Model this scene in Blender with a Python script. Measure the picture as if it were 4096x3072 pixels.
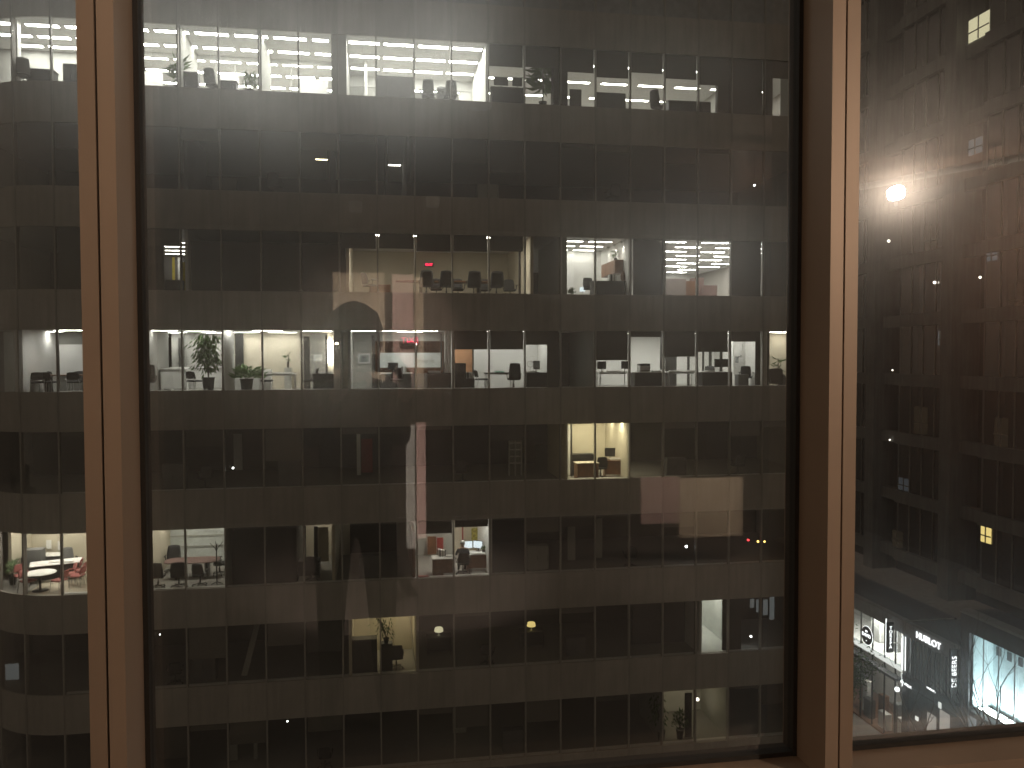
import bpy, bmesh, math, random
from mathutils import Vector, Matrix
random.seed(7)
R = math.radians
for o in list(bpy.data.objects): bpy.data.objects.remove(o)
scene = bpy.context.scene
COL = scene.collection

# ------------------------------------------------------------------ camera
# World: X runs along the office facade, Y away from the viewer across the street, Z up, street level at 0.
HC = 25.7                      # eye height above the street
YAW, PIT, ROL, FPX = R(9.382), R(1.927), R(-0.141), 3300.0
ca, sa, cp, sp, cr, sr = (math.cos(YAW), math.sin(YAW), math.cos(PIT), math.sin(PIT), math.cos(ROL), math.sin(ROL))
fw = Vector((sa*cp, ca*cp, -sp)); up0 = Vector((sa*sp, ca*sp, cp)); rt0 = Vector((ca, -sa, 0))
rt = cr*rt0 + sr*up0; up = -sr*rt0 + cr*up0
cd = bpy.data.cameras.new('camera'); cam = bpy.data.objects.new('camera', cd); COL.objects.link(cam)
m = Matrix((rt, up, -fw)).transposed().to_4x4(); m.translation = (0, 0, HC); cam.matrix_world = m
cd.sensor_width = 36; cd.lens = FPX/4096*36; cd.clip_start = 0.02; cd.clip_end = 3000
scene.camera = cam

# ------------------------------------------------------------------ night sky, faint moonlight, exposure
w = bpy.data.worlds.new('World'); scene.world = w; w.use_nodes = True
nt = w.node_tree; bg = nt.nodes['Background']
sky = nt.nodes.new('ShaderNodeTexSky'); sky.sky_type = 'NISHITA'; sky.sun_disc = False
sky.sun_elevation = R(-4); sky.sun_rotation = R(200)
mx = nt.nodes.new('ShaderNodeMix'); mx.data_type = 'RGBA'; mx.blend_type = 'ADD'; mx.inputs[0].default_value = 1
nt.links.new(sky.outputs[0], mx.inputs[6]); mx.inputs[7].default_value = (1.22, .99, 0.73, 1)   # city glow on the night sky
nt.links.new(mx.outputs[2], bg.inputs[0]); bg.inputs[1].default_value = 0.088
sd = bpy.data.lights.new('sun', 'SUN'); sd.energy = 0.02; sd.angle = R(12); sd.color = (1, .95, .88)
so = bpy.data.objects.new('sun', sd); COL.objects.link(so); so.rotation_euler = (R(48), 0, R(-20))
vs = scene.view_settings; vs.view_transform = 'Standard'; vs.look = 'None'; vs.exposure = 0.0; vs.gamma = 1
scene.render.engine = 'CYCLES'
cy = scene.cycles; cy.use_denoising = True; cy.max_bounces = 6; cy.diffuse_bounces = 3; cy.glossy_bounces = 3
cy.transmission_bounces = 4; cy.transparent_max_bounces = 16; cy.sample_clamp_indirect = 4; cy.sample_clamp_direct = 0
cy.caustics_reflective = False; cy.caustics_refractive = False

# ------------------------------------------------------------------ pixel helpers (photograph is 4096 wide)
def ray(sx, sy):
    return fw + rt*((sx-2048)/FPX) + up*((1536-sy)/FPX)
def onY(sx, sy, Y):
    d = ray(sx, sy); k = Y/d.y; return d.x*k, HC + d.z*k
def projy(X, Y, Z):
    P = Vector((X, Y, Z-HC)); return 1536 - FPX*P.dot(up)/P.dot(fw)
def PX(sx, Z, Y):
    X = onY(sx, 1440, Y)[0]
    for _ in range(2): X = onY(sx, projy(X, Y, Z), Y)[0]
    return X

# ------------------------------------------------------------------ materials
def mat(name, col, rough=0.6, metal=0.0, var=0.12, scale=3.0, bump=0.0, spec=0.4):
    M = bpy.data.materials.new(name); M.use_nodes = True; n = M.node_tree; b = n.nodes['Principled BSDF']
    b.inputs['Roughness'].default_value = rough; b.inputs['Metallic'].default_value = metal
    b.inputs['Specular IOR Level'].default_value = spec
    tc = n.nodes.new('ShaderNodeTexCoord'); nz = n.nodes.new('ShaderNodeTexNoise')
    nz.inputs['Scale'].default_value = scale; nz.inputs['Detail'].default_value = 5
    n.links.new(tc.outputs['Object'], nz.inputs['Vector'])
    rp = n.nodes.new('ShaderNodeValToRGB'); e = rp.color_ramp.elements
    e[0].position = .3; e[1].position = .7
    e[0].color = tuple(c*(1-var) for c in col)+(1,); e[1].color = tuple(min(1, c*(1+var)) for c in col)+(1,)
    n.links.new(nz.outputs['Fac'], rp.inputs[0]); n.links.new(rp.outputs[0], b.inputs['Base Color'])
    if bump:
        bp = n.nodes.new('ShaderNodeBump'); bp.inputs['Strength'].default_value = bump
        n.links.new(nz.outputs['Fac'], bp.inputs['Height']); n.links.new(bp.outputs[0], b.inputs['Normal'])
    return M
def weather(M_, amt=.09, streak=.11):
    n = M_.node_tree; b = n.nodes['Principled BSDF']; src = b.inputs['Base Color'].links[0].from_socket
    oi = n.nodes.new('ShaderNodeObjectInfo'); mr = n.nodes.new('ShaderNodeMapRange'); mr.inputs[3].default_value = 1-amt; mr.inputs[4].default_value = 1+amt
    n.links.new(oi.outputs['Random'], mr.inputs[0])
    ge = n.nodes.new('ShaderNodeNewGeometry'); mp = n.nodes.new('ShaderNodeMapping'); mp.inputs['Scale'].default_value = (3.2, 3.2, .22)
    nz = n.nodes.new('ShaderNodeTexNoise'); nz.inputs['Scale'].default_value = 1.6; nz.inputs['Detail'].default_value = 4
    n.links.new(ge.outputs['Position'], mp.inputs[0]); n.links.new(mp.outputs[0], nz.inputs['Vector'])
    m2 = n.nodes.new('ShaderNodeMapRange'); m2.inputs[1].default_value = .3; m2.inputs[2].default_value = .7; m2.inputs[3].default_value = 1-streak; m2.inputs[4].default_value = 1+streak*.5
    n.links.new(nz.outputs['Fac'], m2.inputs[0])
    pr = n.nodes.new('ShaderNodeMath'); pr.operation = 'MULTIPLY'; n.links.new(mr.outputs[0], pr.inputs[0]); n.links.new(m2.outputs[0], pr.inputs[1])
    vm = n.nodes.new('ShaderNodeVectorMath'); vm.operation = 'SCALE'; n.links.new(src, vm.inputs[0]); n.links.new(pr.outputs[0], vm.inputs['Scale'])
    n.links.new(vm.outputs[0], b.inputs['Base Color'])
def emi(name, col, s):
    M = bpy.data.materials.new(name); M.use_nodes = True; n = M.node_tree
    n.nodes.remove(n.nodes['Principled BSDF']); e = n.nodes.new('ShaderNodeEmission')
    e.inputs[0].default_value = tuple(col)+(1,); e.inputs[1].default_value = s
    n.links.new(e.outputs[0], n.nodes['Material Output'].inputs[0]); return M
def glass(name, refl=0.07, tint=(1, 1, 1), haze=0.0, rough=0.5, ior=1.12, edge=0.35):
    """thin pane: see-through, a little mirror, and for grimy panes added forward scatter that stands in for lens bloom"""
    M = bpy.data.materials.new(name); M.use_nodes = True; n = M.node_tree; n.nodes.remove(n.nodes['Principled BSDF'])
    t = n.nodes.new('ShaderNodeBsdfTransparent'); t.inputs[0].default_value = tuple(tint)+(1,)
    g = n.nodes.new('ShaderNodeBsdfGlossy'); g.inputs['Roughness'].default_value = 0.0; g.inputs[0].default_value = (1, 1, 1, 1)
    lw = n.nodes.new('ShaderNodeLayerWeight'); lw.inputs[0].default_value = 0.25
    mr = n.nodes.new('ShaderNodeMapRange'); mr.inputs[3].default_value = refl; mr.inputs[4].default_value = edge
    n.links.new(lw.outputs['Facing'], mr.inputs[0])
    body = t.outputs[0]; gl = g.outputs[0]
    if haze:
        lob = []
        for q in (ior, 1/ior):                       # two lobes so that the glow stays centred on its source
            rf = n.nodes.new('ShaderNodeBsdfRefraction'); rf.distribution = 'GGX'
            rf.inputs['Roughness'].default_value = rough; rf.inputs['IOR'].default_value = q; lob.append(rf)
        h2 = n.nodes.new('ShaderNodeMixShader'); h2.inputs[0].default_value = .5
        n.links.new(lob[0].outputs[0], h2.inputs[1]); n.links.new(lob[1].outputs[0], h2.inputs[2])
        hz = n.nodes.new('ShaderNodeMixShader'); hz.inputs[0].default_value = haze
        n.links.new(t.outputs[0], hz.inputs[1]); n.links.new(h2.outputs[0], hz.inputs[2]); body = hz.outputs[0]
        tc = n.nodes.new('ShaderNodeTexCoord'); sm = n.nodes.new('ShaderNodeTexNoise'); sm.inputs['Scale'].default_value = 2.3; sm.inputs['Detail'].default_value = 6; sm.inputs['Distortion'].default_value = 1.2
        n.links.new(tc.outputs['Object'], sm.inputs['Vector']); hr = n.nodes.new('ShaderNodeMapRange'); hr.inputs[1].default_value = .3; hr.inputs[2].default_value = .7
        hr.inputs[3].default_value = haze*.72; hr.inputs[4].default_value = haze*1.35; n.links.new(sm.outputs['Fac'], hr.inputs[0]); n.links.new(hr.outputs[0], hz.inputs[0])   # smudges vary the added bloom
        g2 = n.nodes.new('ShaderNodeBsdfGlossy'); g2.inputs['Roughness'].default_value = .17  # rough lobe added to spread a bloom around the mirrored lamp
        gm = n.nodes.new('ShaderNodeMixShader'); gm.inputs[0].default_value = .11
        n.links.new(g.outputs[0], gm.inputs[1]); n.links.new(g2.outputs[0], gm.inputs[2]); gl = gm.outputs[0]
    ms = n.nodes.new('ShaderNodeMixShader'); n.links.new(mr.outputs[0], ms.inputs[0])
    n.links.new(body, ms.inputs[1]); n.links.new(gl, ms.inputs[2])
    n.links.new(ms.outputs[0], n.nodes['Material Output'].inputs[0]); return M

M = dict(
    spandrel=mat('spandrel', (.37, .345, .31), .55, 0, .10, .7, .05), mullion=mat('mullion', (.33, .31, .28), .55, 0, .08, 2),
    pane=glass('pane', .05, (.95, .95, .935)), slabside=mat('slab', (.3, .3, .3), .8),
    ceiling=mat('ceiling_tile', (.72, .72, .70), .85, 0, .05, 4), carpet=mat('carpet', (.27, .26, .24), .95, 0, .25, 30),
    white=mat('white_wall', (.74, .74, .71), .7, 0, .04, 1.2), grey=mat('grey_wall', (.42, .42, .39), .7, 0, .07, 1.2),
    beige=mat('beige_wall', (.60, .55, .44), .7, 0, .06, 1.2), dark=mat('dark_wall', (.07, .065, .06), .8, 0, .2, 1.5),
    door=mat('dark_door', (.035, .035, .032), .5), yellow=mat('yellow_panel', (.72, .58, .06), .5),
    red=mat('red_panel', (.33, .05, .045), .5), brown=mat('brown_wood', (.17, .075, .035), .45, 0, .3, 6),
    orange=mat('orange_wall', (.55, .30, .16), .6), black=mat('black_plastic', (.018, .018, .018), .45),
    fabric=mat('charcoal_fabric', (.04, .04, .042), .9, 0, .2, 20), mesh=mat('grey_mesh', (.16, .16, .16), .8),
    redfab=mat('red_fabric', (.36, .125, .115), .85, 0, .15, 14), metal=mat('steel', (.42, .42, .41), .35, .8),
    chrome=mat('chrome', (.6, .6, .6), .2, 1), paper=mat('paper', (.80, .80, .78), .8, 0, .05, 8),
    dimsheet=glass('dim_sheet', .03, (.10, .095, .085)), grey2=mat('mid_grey_wall', (.20, .20, .185), .7, 0, .07, 1.2),
    cub=mat('cubicle_fabric', (.30, .25, .23), .9), cub2=mat('cubicle_fabric_dark', (.16, .10, .09), .9), artg=mat('green_gold_print', (.34, .29, .07), .6, 0, .75, 9),
    blinddim=mat('pale_roller_blind', (.20, .19, .17), .9, 0, .12, 12),
    faint=emi('faint_window', (1, .75, .45), .018), faint2=emi('faint_cool_window', (.8, .9, 1), .05),
    shopdim=emi('lit_shop_window', (1, .95, .86), .34),
    blind=mat('roller_blind', (.10, .095, .085), .9, 0, .12, 12), blindl=mat('light_blind', (.45, .45, .42), .9),
    leaf=mat('leaf', (.07, .13, .035), .55, 0, .4, 3), leafp=mat('pale_leaf', (.22, .33, .16), .55, 0, .3, 3), bark=mat('bark', (.06, .045, .035), .9, 0, .3, 9, .4),
    frost=mat('frosted_film', (.62, .66, .64), .8), art=mat('picture_print', (.30, .32, .32), .6, 0, .8, 5),
    teal=mat('teal_folder', (.35, .62, .52), .6), skin=mat('skin', (.50, .31, .23), .55), hair_w=mat('white_hair', (.6, .6, .58), .8, 0, .2, 40),
    hair_d=mat('dark_hair', (.025, .018, .014), .6, 0, .3, 40), jacket=mat('grey_jacket', (.09, .10, .11), .85), trousers=mat('dark_cloth', (.025, .025, .028), .9),
    screen=emi('lit_screen', (.80, .92, 1.0), 1.6), offscreen=mat('screen_off', (.012, .013, .014), .25),
    lightA=emi('light_tube_top', (1.0, 1.0, .97), 54), lightC=emi('light_tube', (1.0, .98, .92), 34),
    lightD=emi('light_tube_reception', (1.0, .99, .95), 80), lightW=emi('light_warm', (1.0, .92, .66), 80),
    lightF=emi('light_tube_low', (1.0, .95, .84), 52), lightdim=emi('light_dim', (1.0, .86, .55), 13), spotglow=emi('downlight_glow', (1, .9, .7), 30),
    exit=emi('exit_letters', (1.0, .03, .10), 6),
    asphalt=mat('asphalt', (.05, .05, .05), .75, 0, .25, 2, .1), paving=mat('paving', (.22, .21, .20), .8, 0, .15, 1.5), kerb=mat('kerb_stone', (.28, .27, .26), .8),
    tower=mat('tower_concrete', (.23, .23, .225), .8, 0, .12, .8), towerdark=mat('tower_recess', (.06, .06, .06), .7), towerglass=glass('tower_glass', .06, (.5, .5, .5)),
    litwin=emi('lit_curtain', (1.0, .93, .60), 0.9), ywin=emi('lit_curtain_yellow', (1, .78, .28), 1.2), dimwin=emi('dim_window', (.55, .60, .62), 0.2),
    lampw=emi('small_lamp', (1, .93, .82), 6), sign=emi('sign_white', (.93, .97, 1.0), 3.0), tube=emi('facade_tube', (.93, .98, 1.0), 2.6),
    shopglow=emi('lit_display', (.62, .92, 1.0), .55), shopband=emi('lit_fascia_band', (.95, 1, .95), 1.1), shopdark=mat('shop_cladding', (.10, .105, .11), .5, .1),
    shopgrey=mat('shop_fascia', (.32, .31, .31), .6), shopglass=glass('shop_glass', .05, (.95, .97, .97)),
    frame_brown=mat('window_frame', (.37, .265, .19), .45, .2, .06, 3), gasket=mat('gasket', (.03, .025, .02), .7),
    nearglass=glass('near_glass', .085, (.97, .97, .96), .16, .72, 1.14, .26),
    room=mat('room_wall', (.05, .027, .017), .8, 0, .08, 1), roomdark=mat('room_dark', (.035, .022, .017), .8), roomceil=mat('room_ceiling', (.11, .066, .045), .85), roomfloor=mat('room_carpet', (.05, .04, .035), .95),
    pink=mat('pinkish_panel', (.55, .38, .36), .6), ivory=mat('ivory_panel', (.66, .55, .42), .6),
)

weather(M['spandrel']); weather(M['mullion'], .03, .12); weather(M['tower'], .06, .2); weather(M['frame_brown'], .05, .10)

# ------------------------------------------------------------------ mesh helpers
class MB:
    def __init__(s): s.v = []; s.f = []; s.m = []; s.sm = []
    def add(s, vs, fs, mi=0, smooth=False):
        b = len(s.v); s.v += [tuple(x) for x in vs]
        for f in fs: s.f.append([b+i for i in f]); s.m.append(mi); s.sm.append(smooth)
        return s
    def box(s, x0, x1, y0, y1, z0, z1, mi=0):
        vs = [(x, y, z) for z in (z0, z1) for y in (y0, y1) for x in (x0, x1)]
        return s.add(vs, [(0, 2, 3, 1), (4, 5, 7, 6), (0, 1, 5, 4), (2, 6, 7, 3), (0, 4, 6, 2), (1, 3, 7, 5)], mi)
    def rbox(s, x0, x1, y0, y1, z0, z1, c=.02, mi=0):
        """box with chamfered vertical edges and chamfered top"""
        def ring(i, z): return [(x0+i+c, y0+i, z), (x1-i-c, y0+i, z), (x1-i, y0+i+c, z), (x1-i, y1-i-c, z), (x1-i-c, y1-i, z), (x0+i+c, y1-i, z), (x0+i, y1-i-c, z), (x0+i, y0+i+c, z)]
        rs = [ring(c, z0), ring(0, z0+c), ring(0, z1-c), ring(c, z1)]
        vs = sum(rs, []); fs = []
        for k in range(3):
            for i in range(8): j = (i+1) % 8; fs.append((k*8+i, k*8+j, k*8+8+j, k*8+8+i))
        fs += [tuple(range(7, -1, -1)), tuple(range(24, 32))]
        return s.add(vs, fs, mi)
    def tube(s, pts, r0, r1=None, n=6, mi=0, smooth=True):
        r1 = r0 if r1 is None else r1; pts = [Vector(p) for p in pts]; k = len(pts); vs = []
        for i, p in enumerate(pts):
            d = (pts[min(i+1, k-1)]-pts[max(i-1, 0)]).normalized()
            a = d.cross(Vector((0, 0, 1)));
            if a.length < .05: a = d.cross(Vector((1, 0, 0)))
            a.normalize(); b = d.cross(a); rr = r0+(r1-r0)*i/max(1, k-1)
            for j in range(n): t = 2*math.pi*j/n; vs.append(p+(a*math.cos(t)+b*math.sin(t))*rr)
        fs = [(i*n+j, i*n+(j+1) % n, (i+1)*n+(j+1) % n, (i+1)*n+j) for i in range(k-1) for j in range(n)]
        s.add(vs, fs, mi, smooth); s.add(vs[:n], [tuple(range(n))], mi); return s.add(vs[-n:], [tuple(range(n-1, -1, -1))], mi)
    def lathe(s, prof, n=16, mi=0, sx=1, sy=1, cx=0, cy=0):
        vs = [(cx+r*sx*math.cos(2*math.pi*j/n), cy+r*sy*math.sin(2*math.pi*j/n), z) for r, z in prof for j in range(n)]
        fs = [(i*n+j, i*n+(j+1) % n, (i+1)*n+(j+1) % n, (i+1)*n+j) for i in range(len(prof)-1) for j in range(n)]
        s.add(vs, fs, mi, True); s.add(vs[:n], [tuple(range(n-1, -1, -1))], mi); return s.add(vs[-n:], [tuple(range(n))], mi)
    def prism(s, poly, z0, z1, mi=0, mtop=None, mbot=None):
        n = len(poly); vs = [(x, y, z0) for x, y in poly]+[(x, y, z1) for x, y in poly]
        s.add(vs, [(i, (i+1) % n, n+(i+1) % n, n+i) for i in range(n)], mi)
        s.add(vs[:n], [tuple(range(n-1, -1, -1))], mi if mbot is None else mbot)
        return s.add(vs[n:], [tuple(range(n))], mi if mtop is None else mtop)
    def mesh(s, name, mats):
        me = bpy.data.meshes.new(name); me.from_pydata(s.v, [], s.f)
        for x in (mats if isinstance(mats, (list, tuple)) else [mats]): me.materials.append(x)
        me.polygons.foreach_set('material_index', s.m); me.polygons.foreach_set('use_smooth', s.sm); me.update(); return me
def tag(o, label=None, cat=None, group=None, kind=None):
    for k, v in (('label', label), ('category', cat), ('group', group), ('kind', kind)):
        if v: o[k] = v
    return o
def link(name, me, parent=None, loc=(0, 0, 0), rz=0, rot=None):
    o = bpy.data.objects.new(name, me); COL.objects.link(o); o.location = loc; o.rotation_euler = rot or (0, 0, rz)
    if parent: o.parent = parent
    return o
def part(name, mb, mats, parent, loc=(0, 0, 0), rz=0): return link(name, mb.mesh(name, mats), parent, loc, rz)
def thing(name, label, cat, loc=(0, 0, 0), rz=0, group=None):
    return tag(link(name, None, None, loc, rz), label, cat, group)
def struct(name, mb, mats): return tag(part(name, mb, mats, None), kind='structure')
CACHE = {}
def cpart(key, name, fn, mats, parent, loc=(0, 0, 0), rz=0):
    if key not in CACHE: CACHE[key] = fn(MB()).mesh(name, mats)
    return link(name, CACHE[key], parent, loc, rz)
def text_mesh(name, body, size, material, ext=.02, space=1.0):
    c = bpy.data.curves.new(name, 'FONT'); c.body = body; c.size = size; c.extrude = ext; c.align_x = 'CENTER'; c.align_y = 'CENTER'; c.space_character = space
    c.resolution_u = 3
    o = bpy.data.objects.new(name, c); COL.objects.link(o); bpy.context.view_layer.update()
    me = bpy.data.meshes.new_from_object(o.evaluated_get(bpy.context.evaluated_depsgraph_get()))
    bpy.data.objects.remove(o); me.materials.clear(); me.materials.append(material); return me

# ================================================================== GROUND
struct('ground', MB().box(-400, 400, -60, 900, -.4, 0), M['paving'])
struct('road', MB().box(-400, 400, 6, 27, 0, .004), M['asphalt'])
struct('side_street', MB().box(21.5, 29.2, 27.05, 900, 0, .004), M['asphalt'])
struct('pavement', MB().box(29.35, 33.0, 27.2, 900, 0, .13), M['paving'])
struct('kerb', MB().box(29.2, 29.346, 27.2, 900, 0, .128), M['kerb'])

# ================================================================== OFFICE BUILDING
X0, FY, RC = -7.39, 33.62, 3.8
def mX(n): return X0+1.5*n
XL, XR = mX(-3), mX(18); CY = FY+RC
STEP = 3.8867; SILL = {k: 36.05-STEP*i for i, k in enumerate('ABCDEFGHI')}; HEAD = 2.36
off = thing('office_building', 'wide dark office building with ribbon windows and grey spandrels and a rounded corner', 'building', (0, 0, 0))
def arc(r, n=16, a0=0, a1=math.pi/2):      # from the tangent point on the facade round to the side wall
    return [(XL-r*math.sin(a0+(a1-a0)*i/n), CY-r*math.cos(a0+(a1-a0)*i/n)) for i in range(n+1)]
sp_me = MB().box(.012, 1.488, 0, .09, 0, STEP-HEAD).mesh('spandrel_panel', M['spandrel'])
gl_me = MB().box(.03, 1.47, 0, .006, 0, HEAD).mesh('window_pane', M['pane'])
for k in ['Z']+list('ABCDEFGHI'):
    s = SILL['A']+STEP if k == 'Z' else SILL[k]
    for n in range(-3, 18):
        link('spandrel_panel', sp_me, off, (mX(n), FY, s-(STEP-HEAD)))
        if k != 'Z': link('window_pane', gl_me, off, (mX(n), FY+.045, s))
ROWS = list('ABCDEFGHI')
def arcwall(z0, z1, r0, r1, a0, a1):
    o = arc(r0, 5, a0, a1); i = arc(r1, 5, a0, a1)[::-1]
    return MB().prism(o+i, z0, z1)
for b in range(4):
    a0, a1 = b*math.pi/8+.004, (b+1)*math.pi/8-.004
    cs = arcwall(0, STEP-HEAD, RC, RC-.09, a0, a1).mesh('spandrel_panel', M['spandrel'])
    cg = arcwall(0, HEAD, RC-.045, RC-.051, a0+.004, a1-.004).mesh('window_pane', M['pane'])
    for k in ['Z']+ROWS:
        s = SILL['A']+STEP if k == 'Z' else SILL[k]
        link('spandrel_panel', cs, off, (0, 0, s-(STEP-HEAD)))
        if k != 'Z': link('window_pane', cg, off, (0, 0, s))
mu = MB().box(-.030, .030, -.022, .16, 0, 40).mesh('mullion', M['mullion'])
for n in range(-3, 19): link('mullion', mu, off, (mX(n), FY, 3.4))
for b in range(1, 5):
    t = b*math.pi/8; link('mullion', mu, off, (XL-RC*math.sin(t), CY-RC*math.cos(t), 3.4), -t)
OUT = [(XR-.05, FY+15), (XR-.05, FY+.10)]+arc(RC-.10, 14)+[(XL-RC+.10, FY+15)]
OUT = OUT[::-1]
def floorz(k): return SILL[k]-.12
def ceilz(k): return SILL[k]+2.41
for k in ROWS:
    z1 = SILL[k]-.12; z0 = SILL[k]-STEP+2.41
    part('floor_slab', MB().prism(OUT[::-1], z0, z1, 0, 1, 2), [M['slabside'], M['carpet'], M['ceiling']], off)
    part('window_sill', MB().box(XL, XR-.1, FY+.17, FY+.34, SILL[k]-.1, SILL[k]+.012), M['white'], off)
part('roof_slab', MB().prism(OUT[::-1], ceilz('A'), ceilz('A')+3, 0, 0, 1), [M['slabside'], M['ceiling']], off)
part('back_wall', MB().box(XL-RC, XR, FY+15.02, FY+15.2, 0, 41.4), M['dark'], off)
part('side_wall', MB().box(XR-.04, XR+.2, FY+.2, FY+15, 0, 41.4), M['spandrel'], off)
part('side_wall', MB().box(XL-RC-.1, XL-RC+.08, CY+.1, FY+15, 0, 41.4), M['spandrel'], off)

def pX(k, sx, v, z=1.0): return PX(sx, SILL[k]+z, FY+v)
def pZ(sx, sy, v): return onY(sx, sy, FY+v)[1]
def wall_x(k, x, v0, v1, mt, z0=None, z1=None, t=.06, name='partition_wall'):   # wall running away from the facade
    return part(name, MB().box(x-t, x+t, FY+v0, FY+v1, floorz(k) if z0 is None else z0, ceilz(k) if z1 is None else z1), M[mt], off)
def wall_y(k, x0, x1, v, mt, z0=None, z1=None, t=.08, name='inner_wall'):
    return part(name, MB().box(x0, x1, FY+v, FY+v+t, floorz(k) if z0 is None else z0, ceilz(k) if z1 is None else z1), M[mt], off)
def panel(k, s0, y0, s1, y1, v, mt, name='wall_panel', t=.03, parent=None):      # flat panel on a wall at depth v, edges read from the photograph
    xa, xb = onY(s0, (y0+y1)/2, FY+v)[0], onY(s1, (y0+y1)/2, FY+v)[0]; xm = (s0+s1)/2
    za, zb = pZ(xm, y1, v), pZ(xm, y0, v)
    return part(name, MB().box(xa, xb, FY+v-t, FY+v, za, zb), M[mt], parent or off)
def room(k, xa, xb, d, mt, v0=.17, left=True, right=True, back=True):
    if left: wall_x(k, xa, v0, d, mt)
    if right: wall_x(k, xb, v0, d, mt)
    if back: wall_y(k, xa-.06, xb+.06, d+.004, mt)
def blind(k, n, sy, a=.06, b=1.44, mt='blind'):
    zb = onY(PXs(n, k), sy, FY+.10)[1] if sy else SILL[k]+.02
    part('roller_blind', MB().box(mX(n)+a, mX(n)+b, FY+.12, FY+.128, zb, SILL[k]+2.40).box(mX(n)+a, mX(n)+b, FY+.112, FY+.136, zb-.02, zb), M[mt], off)
def PXs(n, k):
    P = Vector((mX(n+.5), FY+.1, SILL[k]+1.5-HC)); return 2048+FPX*P.dot(rt)/P.dot(fw)
def clight(k, x, v, L, label, group, mt, wd=.22):
    z = ceilz(k)
    key = ('cl', round(L, 2), wd, mt)
    if key not in CACHE:
        b = MB().box(-L/2, L/2, -wd/2, wd/2, -.03, 0, 0); b.add([(-L/2+.015, -wd/2+.015, -.034), (L/2-.015, -wd/2+.015, -.034), (L/2-.015, wd/2-.015, -.034), (-L/2+.015, wd/2-.015, -.034)], [(3, 2, 1, 0)], 1)
        CACHE[key] = b.mesh('ceiling_light', [M['white'], M[mt]])
    return tag(link('ceiling_light', CACHE[key], None, (x, FY+v, z-.003)), label, 'ceiling light', group)
def cgrid(k, xa, xb, vs, label, group, mt, L=1.25, step=1.5, off_=0.0, wd=.22):
    for i, v in enumerate(vs):
        x = xa+off_+L/2
        while x+L/2 <= xb-.05: clight(k, x, v, L, label, group, mt, wd); x += step
        rest = xb-.05-(x-L/2)
        if rest > .45: clight(k, x-L/2+rest/2, v, round(rest, 2), label, group, mt, wd)

# ================================================================== FURNITURE BUILDERS
# every builder faces -Y (towards the window) at rz = 0 and stands on z = 0 of its own Empty
def star_base(b):
    for i in range(5):
        t = 2*math.pi*i/5+.3; c, s_ = math.cos(t), math.sin(t)
        b.tube([(0, 0, .10), (c*.29, s_*.29, .07)], .025, .016, 5)
        b.lathe([(.0, .0), (.028, .0), (.03, .03), (.028, .055), (.0, .056)], 8, cx=c*.29, cy=s_*.29)
    return b
def curved_back(b, wd, z0, z1, th=.05, lean=.10, curve=.05, y=.24, n=6, top=.85, rows=5):
    vs = []
    for side in (0, 1):
        for r_ in range(rows+1):
            t = r_/rows; ww = wd*(1-(1-top)*max(0, t-.45)/.55*1.0)
            for i in range(n+1):
                u = i/n*2-1; yy = y+lean*t - curve*(u*u)+ (th if side else 0)
                vs.append((u*ww/2, yy, z0+(z1-z0)*t-(.03*u*u if r_ == rows else 0)))
    K = (rows+1)*(n+1); fs = []
    for r_ in range(rows):
        for i in range(n):
            a_ = r_*(n+1)+i; fs += [(a_, a_+1, a_+n+2, a_+n+1), (K+a_+n+1, K+a_+n+2, K+a_+1, K+a_)]
    edge = [i for i in range(n+1)]+[r_*(n+1)+n for r_ in range(1, rows+1)]+[rows*(n+1)+i for i in range(n-1, -1, -1)]+[r_*(n+1) for r_ in range(rows-1, 0, -1)]
    for i in range(len(edge)):
        p, q = edge[i], edge[(i+1) % len(edge)]; fs.append((q, p, K+p, K+q))
    return b.add(vs, fs, 0, True)
def office_chair(label, k, sx, v, rz=0, style='task', cloth='fabric', group=None, x=None):
    X = pX(k, sx, v, .5) if x is None else x
    t = thing('office_chair', label, 'chair', (X, FY+v, floorz(k)), rz, group)
    hb = {'task': (.46, .52, .98), 'high': (.50, .46, 1.15), 'conference': (.56, .44, 1.08), 'mesh': (.48, .50, 1.05)}[style]
    cpart(style+'seat', 'seat', lambda b: b.rbox(-.25, .25, -.25, .24, .42, .51, .035), M[cloth], t)
    cpart(style+'back', 'backrest', lambda b: curved_back(b, *hb), M['mesh' if style == 'mesh' else cloth], t)
    cpart('gas', 'gas_column', lambda b: b.lathe([(.035, .08), (.035, .25), (.022, .26), (.022, .43)], 8).box(-.03, .03, .15, .26, .44, .47).box(-.03, .03, .235, .265, .44, .62), M['black'], t)
    cpart('base', 'base', star_base, M['black'], t)
    for s_ in (-1, 1):
        cpart(('arm', s_), 'armrest', lambda b: b.rbox(s_*.30-.03, s_*.30+.03, -.16, .12, .66, .70, .012).tube([(s_*.30, .04, .66), (s_*.29, .06, .52), (s_*.22, .06, .46)], .017, n=6), M['black'], t)
    return t
def visitor_chair(label, k, sx, v, rz=0, cloth='redfab', group=None):
    t = thing('visitor_chair', label, 'chair', (pX(k, sx, v, .4), FY+v, floorz(k)), rz, group)
    cpart(('vs', cloth), 'seat', lambda b: b.rbox(-.24, .24, -.24, .22, .43, .50, .03), M[cloth], t)
    cpart(('vb', cloth), 'backrest', lambda b: curved_back(b, .46, .56, .86, .04, .06, .04, .22), M[cloth], t)
    for s_ in (-1, 1):
        for yy in (-.2, .2):
            cpart(('vl', s_, yy), 'leg', lambda b: b.tube([(s_*.22, yy, .44), (s_*.25, yy*1.25, 0)], .013, n=6) if yy < 0 else b.tube([(s_*.22, .3, .60), (s_*.23, yy, .44), (s_*.25, .27, 0)], .013, n=6), M['metal'], t)
    return t
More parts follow.
